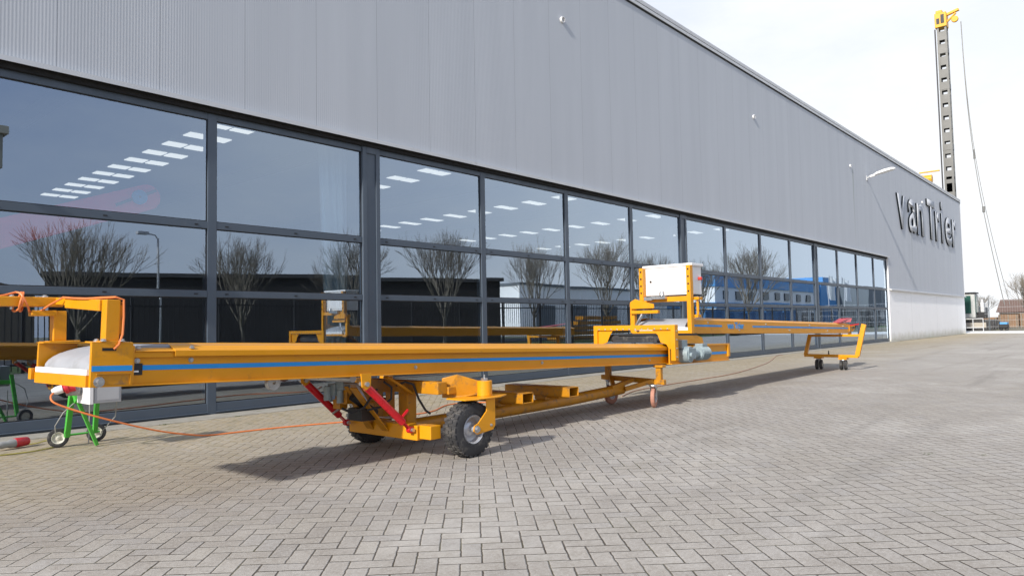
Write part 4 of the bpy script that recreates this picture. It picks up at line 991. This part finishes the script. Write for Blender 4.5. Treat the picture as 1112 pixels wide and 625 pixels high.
# small weeds in the joints
wd = MB(); rnd = random.Random(5)
for (x, y, s_) in ((6.35,-7.62,1.0),(6.55,-7.95,.6),(2.9,-.47,1.2),(3.6,-.46,1.),(4.5,-.46,.8),(2.55,-.5,1.2),(7.5,-.46,1),(9,-.46,1)):
    for i in range(46):
        a = rnd.random()*6.28; r_ = rnd.random()*.05*s_; px, py = x+math.cos(a)*r_*1.6, y+math.sin(a)*r_
        if y > -1: py = min(py, -.445)
        L_ = rnd.uniform(.010,.028)*s_; b2 = rnd.random()*6.28
        wd.add([(px-.002,py,0),(px+.002,py,0),(px+math.cos(b2)*L_,py+math.sin(b2)*L_,L_*rnd.uniform(.4,1))], [(0,1,2)])
tag(wd.build('weeds', mat('weed_green', (.10,.13,.03), .9, 0, .3, 30)), 'tiny green weeds and moss tufts in the paving joints', 'weeds', kind='stuff')

# ------------------------------------------------------------------ camera, light, world
th, pi_, ro = .7186, .0525, -.0187; D, H, FPX = 8.9148, 1.0537, 780.74
F = V((math.cos(th)*math.cos(pi_), math.sin(th)*math.cos(pi_), math.sin(pi_))); r = V((math.sin(th), -math.cos(th), 0)); u = r.cross(F)
r2 = r*math.cos(ro)+u*math.sin(ro); u2 = -r*math.sin(ro)+u*math.cos(ro)
cam = bpy.data.cameras.new('camera'); co = bpy.data.objects.new('camera', cam); COL.objects.link(co)
co.matrix_world = Matrix(((r2.x,u2.x,-F.x,0),(r2.y,u2.y,-F.y,-D),(r2.z,u2.z,-F.z,H),(0,0,0,1)))
cam.sensor_width = 36; cam.lens = FPX/1112*36; cam.clip_end = 3000; cam.clip_start = .05
scene.camera = co
EL, AZ = 30.5, 7.
sd_ = V((math.cos(R(EL))*math.cos(R(AZ)), math.cos(R(EL))*math.sin(R(AZ)), -math.sin(R(EL))))
sun = bpy.data.lights.new('sun', 'SUN'); so = bpy.data.objects.new('sun', sun); COL.objects.link(so)
sun.energy = 4.5; sun.angle = R(1.9); sun.color = (1,.945,.87)
so.rotation_euler = sd_.to_track_quat('-Z', 'Y').to_euler(); so.location = (0,0,40)
w = bpy.data.worlds.new('World'); scene.world = w; w.use_nodes = True; t = NT(w)
bg = t.n['Background']; sk = t.new('ShaderNodeTexSky'); sk.sky_type = 'NISHITA'; sk.sun_disc = False; sk.sun_elevation = R(EL)
# sun comes from direction -sd_; nishita rotation measured from +Y clockwise
sk.sun_rotation = math.atan2(-sd_.x, -sd_.y); sk.dust_density = 2.0; sk.air_density = 1.0; sk.ozone_density = 1.0
tcw = t.new('ShaderNodeTexCoord').outputs['Generated']; sw = t.new('ShaderNodeSeparateXYZ'); t.l.new(tcw, sw.inputs[0])
mp = t.new('ShaderNodeMapping'); t.l.new(tcw, mp.inputs[0]); mp.inputs['Scale'].default_value = (1,1,2.6); mp.inputs['Location'].default_value = (.3,.2,0)
cl_ = t.ramp(t.noise(mp.outputs[0], 2.2, 7, .62), .38, .66)
# thin bright cloud: thicker towards +X (the open yard) and near the horizon
dirx = t.ramp(sw.outputs[0], .1, .95, 0, 1); lowz = t.ramp(sw.outputs[2], .02, .45, 1, 0)
veil = t.m('MINIMUM', 1., t.m('ADD', t.m('MULTIPLY', cl_, .30), t.m('ADD', t.m('MULTIPLY', dirx, .80), t.m('MULTIPLY', lowz, .12))))
sk2 = t.mix(.55, sk.outputs[0], (4.3,5.3,8.0,1))
skc = t.mix(veil, sk2, (7.4,7.6,7.85,1))
t.l.new(skc, bg.inputs[0]); bg.inputs[1].default_value = .118
scene.view_settings.view_transform = 'Standard'; scene.view_settings.look = 'None'; scene.view_settings.exposure = .25; scene.view_settings.gamma = 1
scene.cycles.max_bounces = 8; scene.cycles.transparent_max_bounces = 16; scene.cycles.glossy_bounces = 5
scene.cycles.use_denoising = True
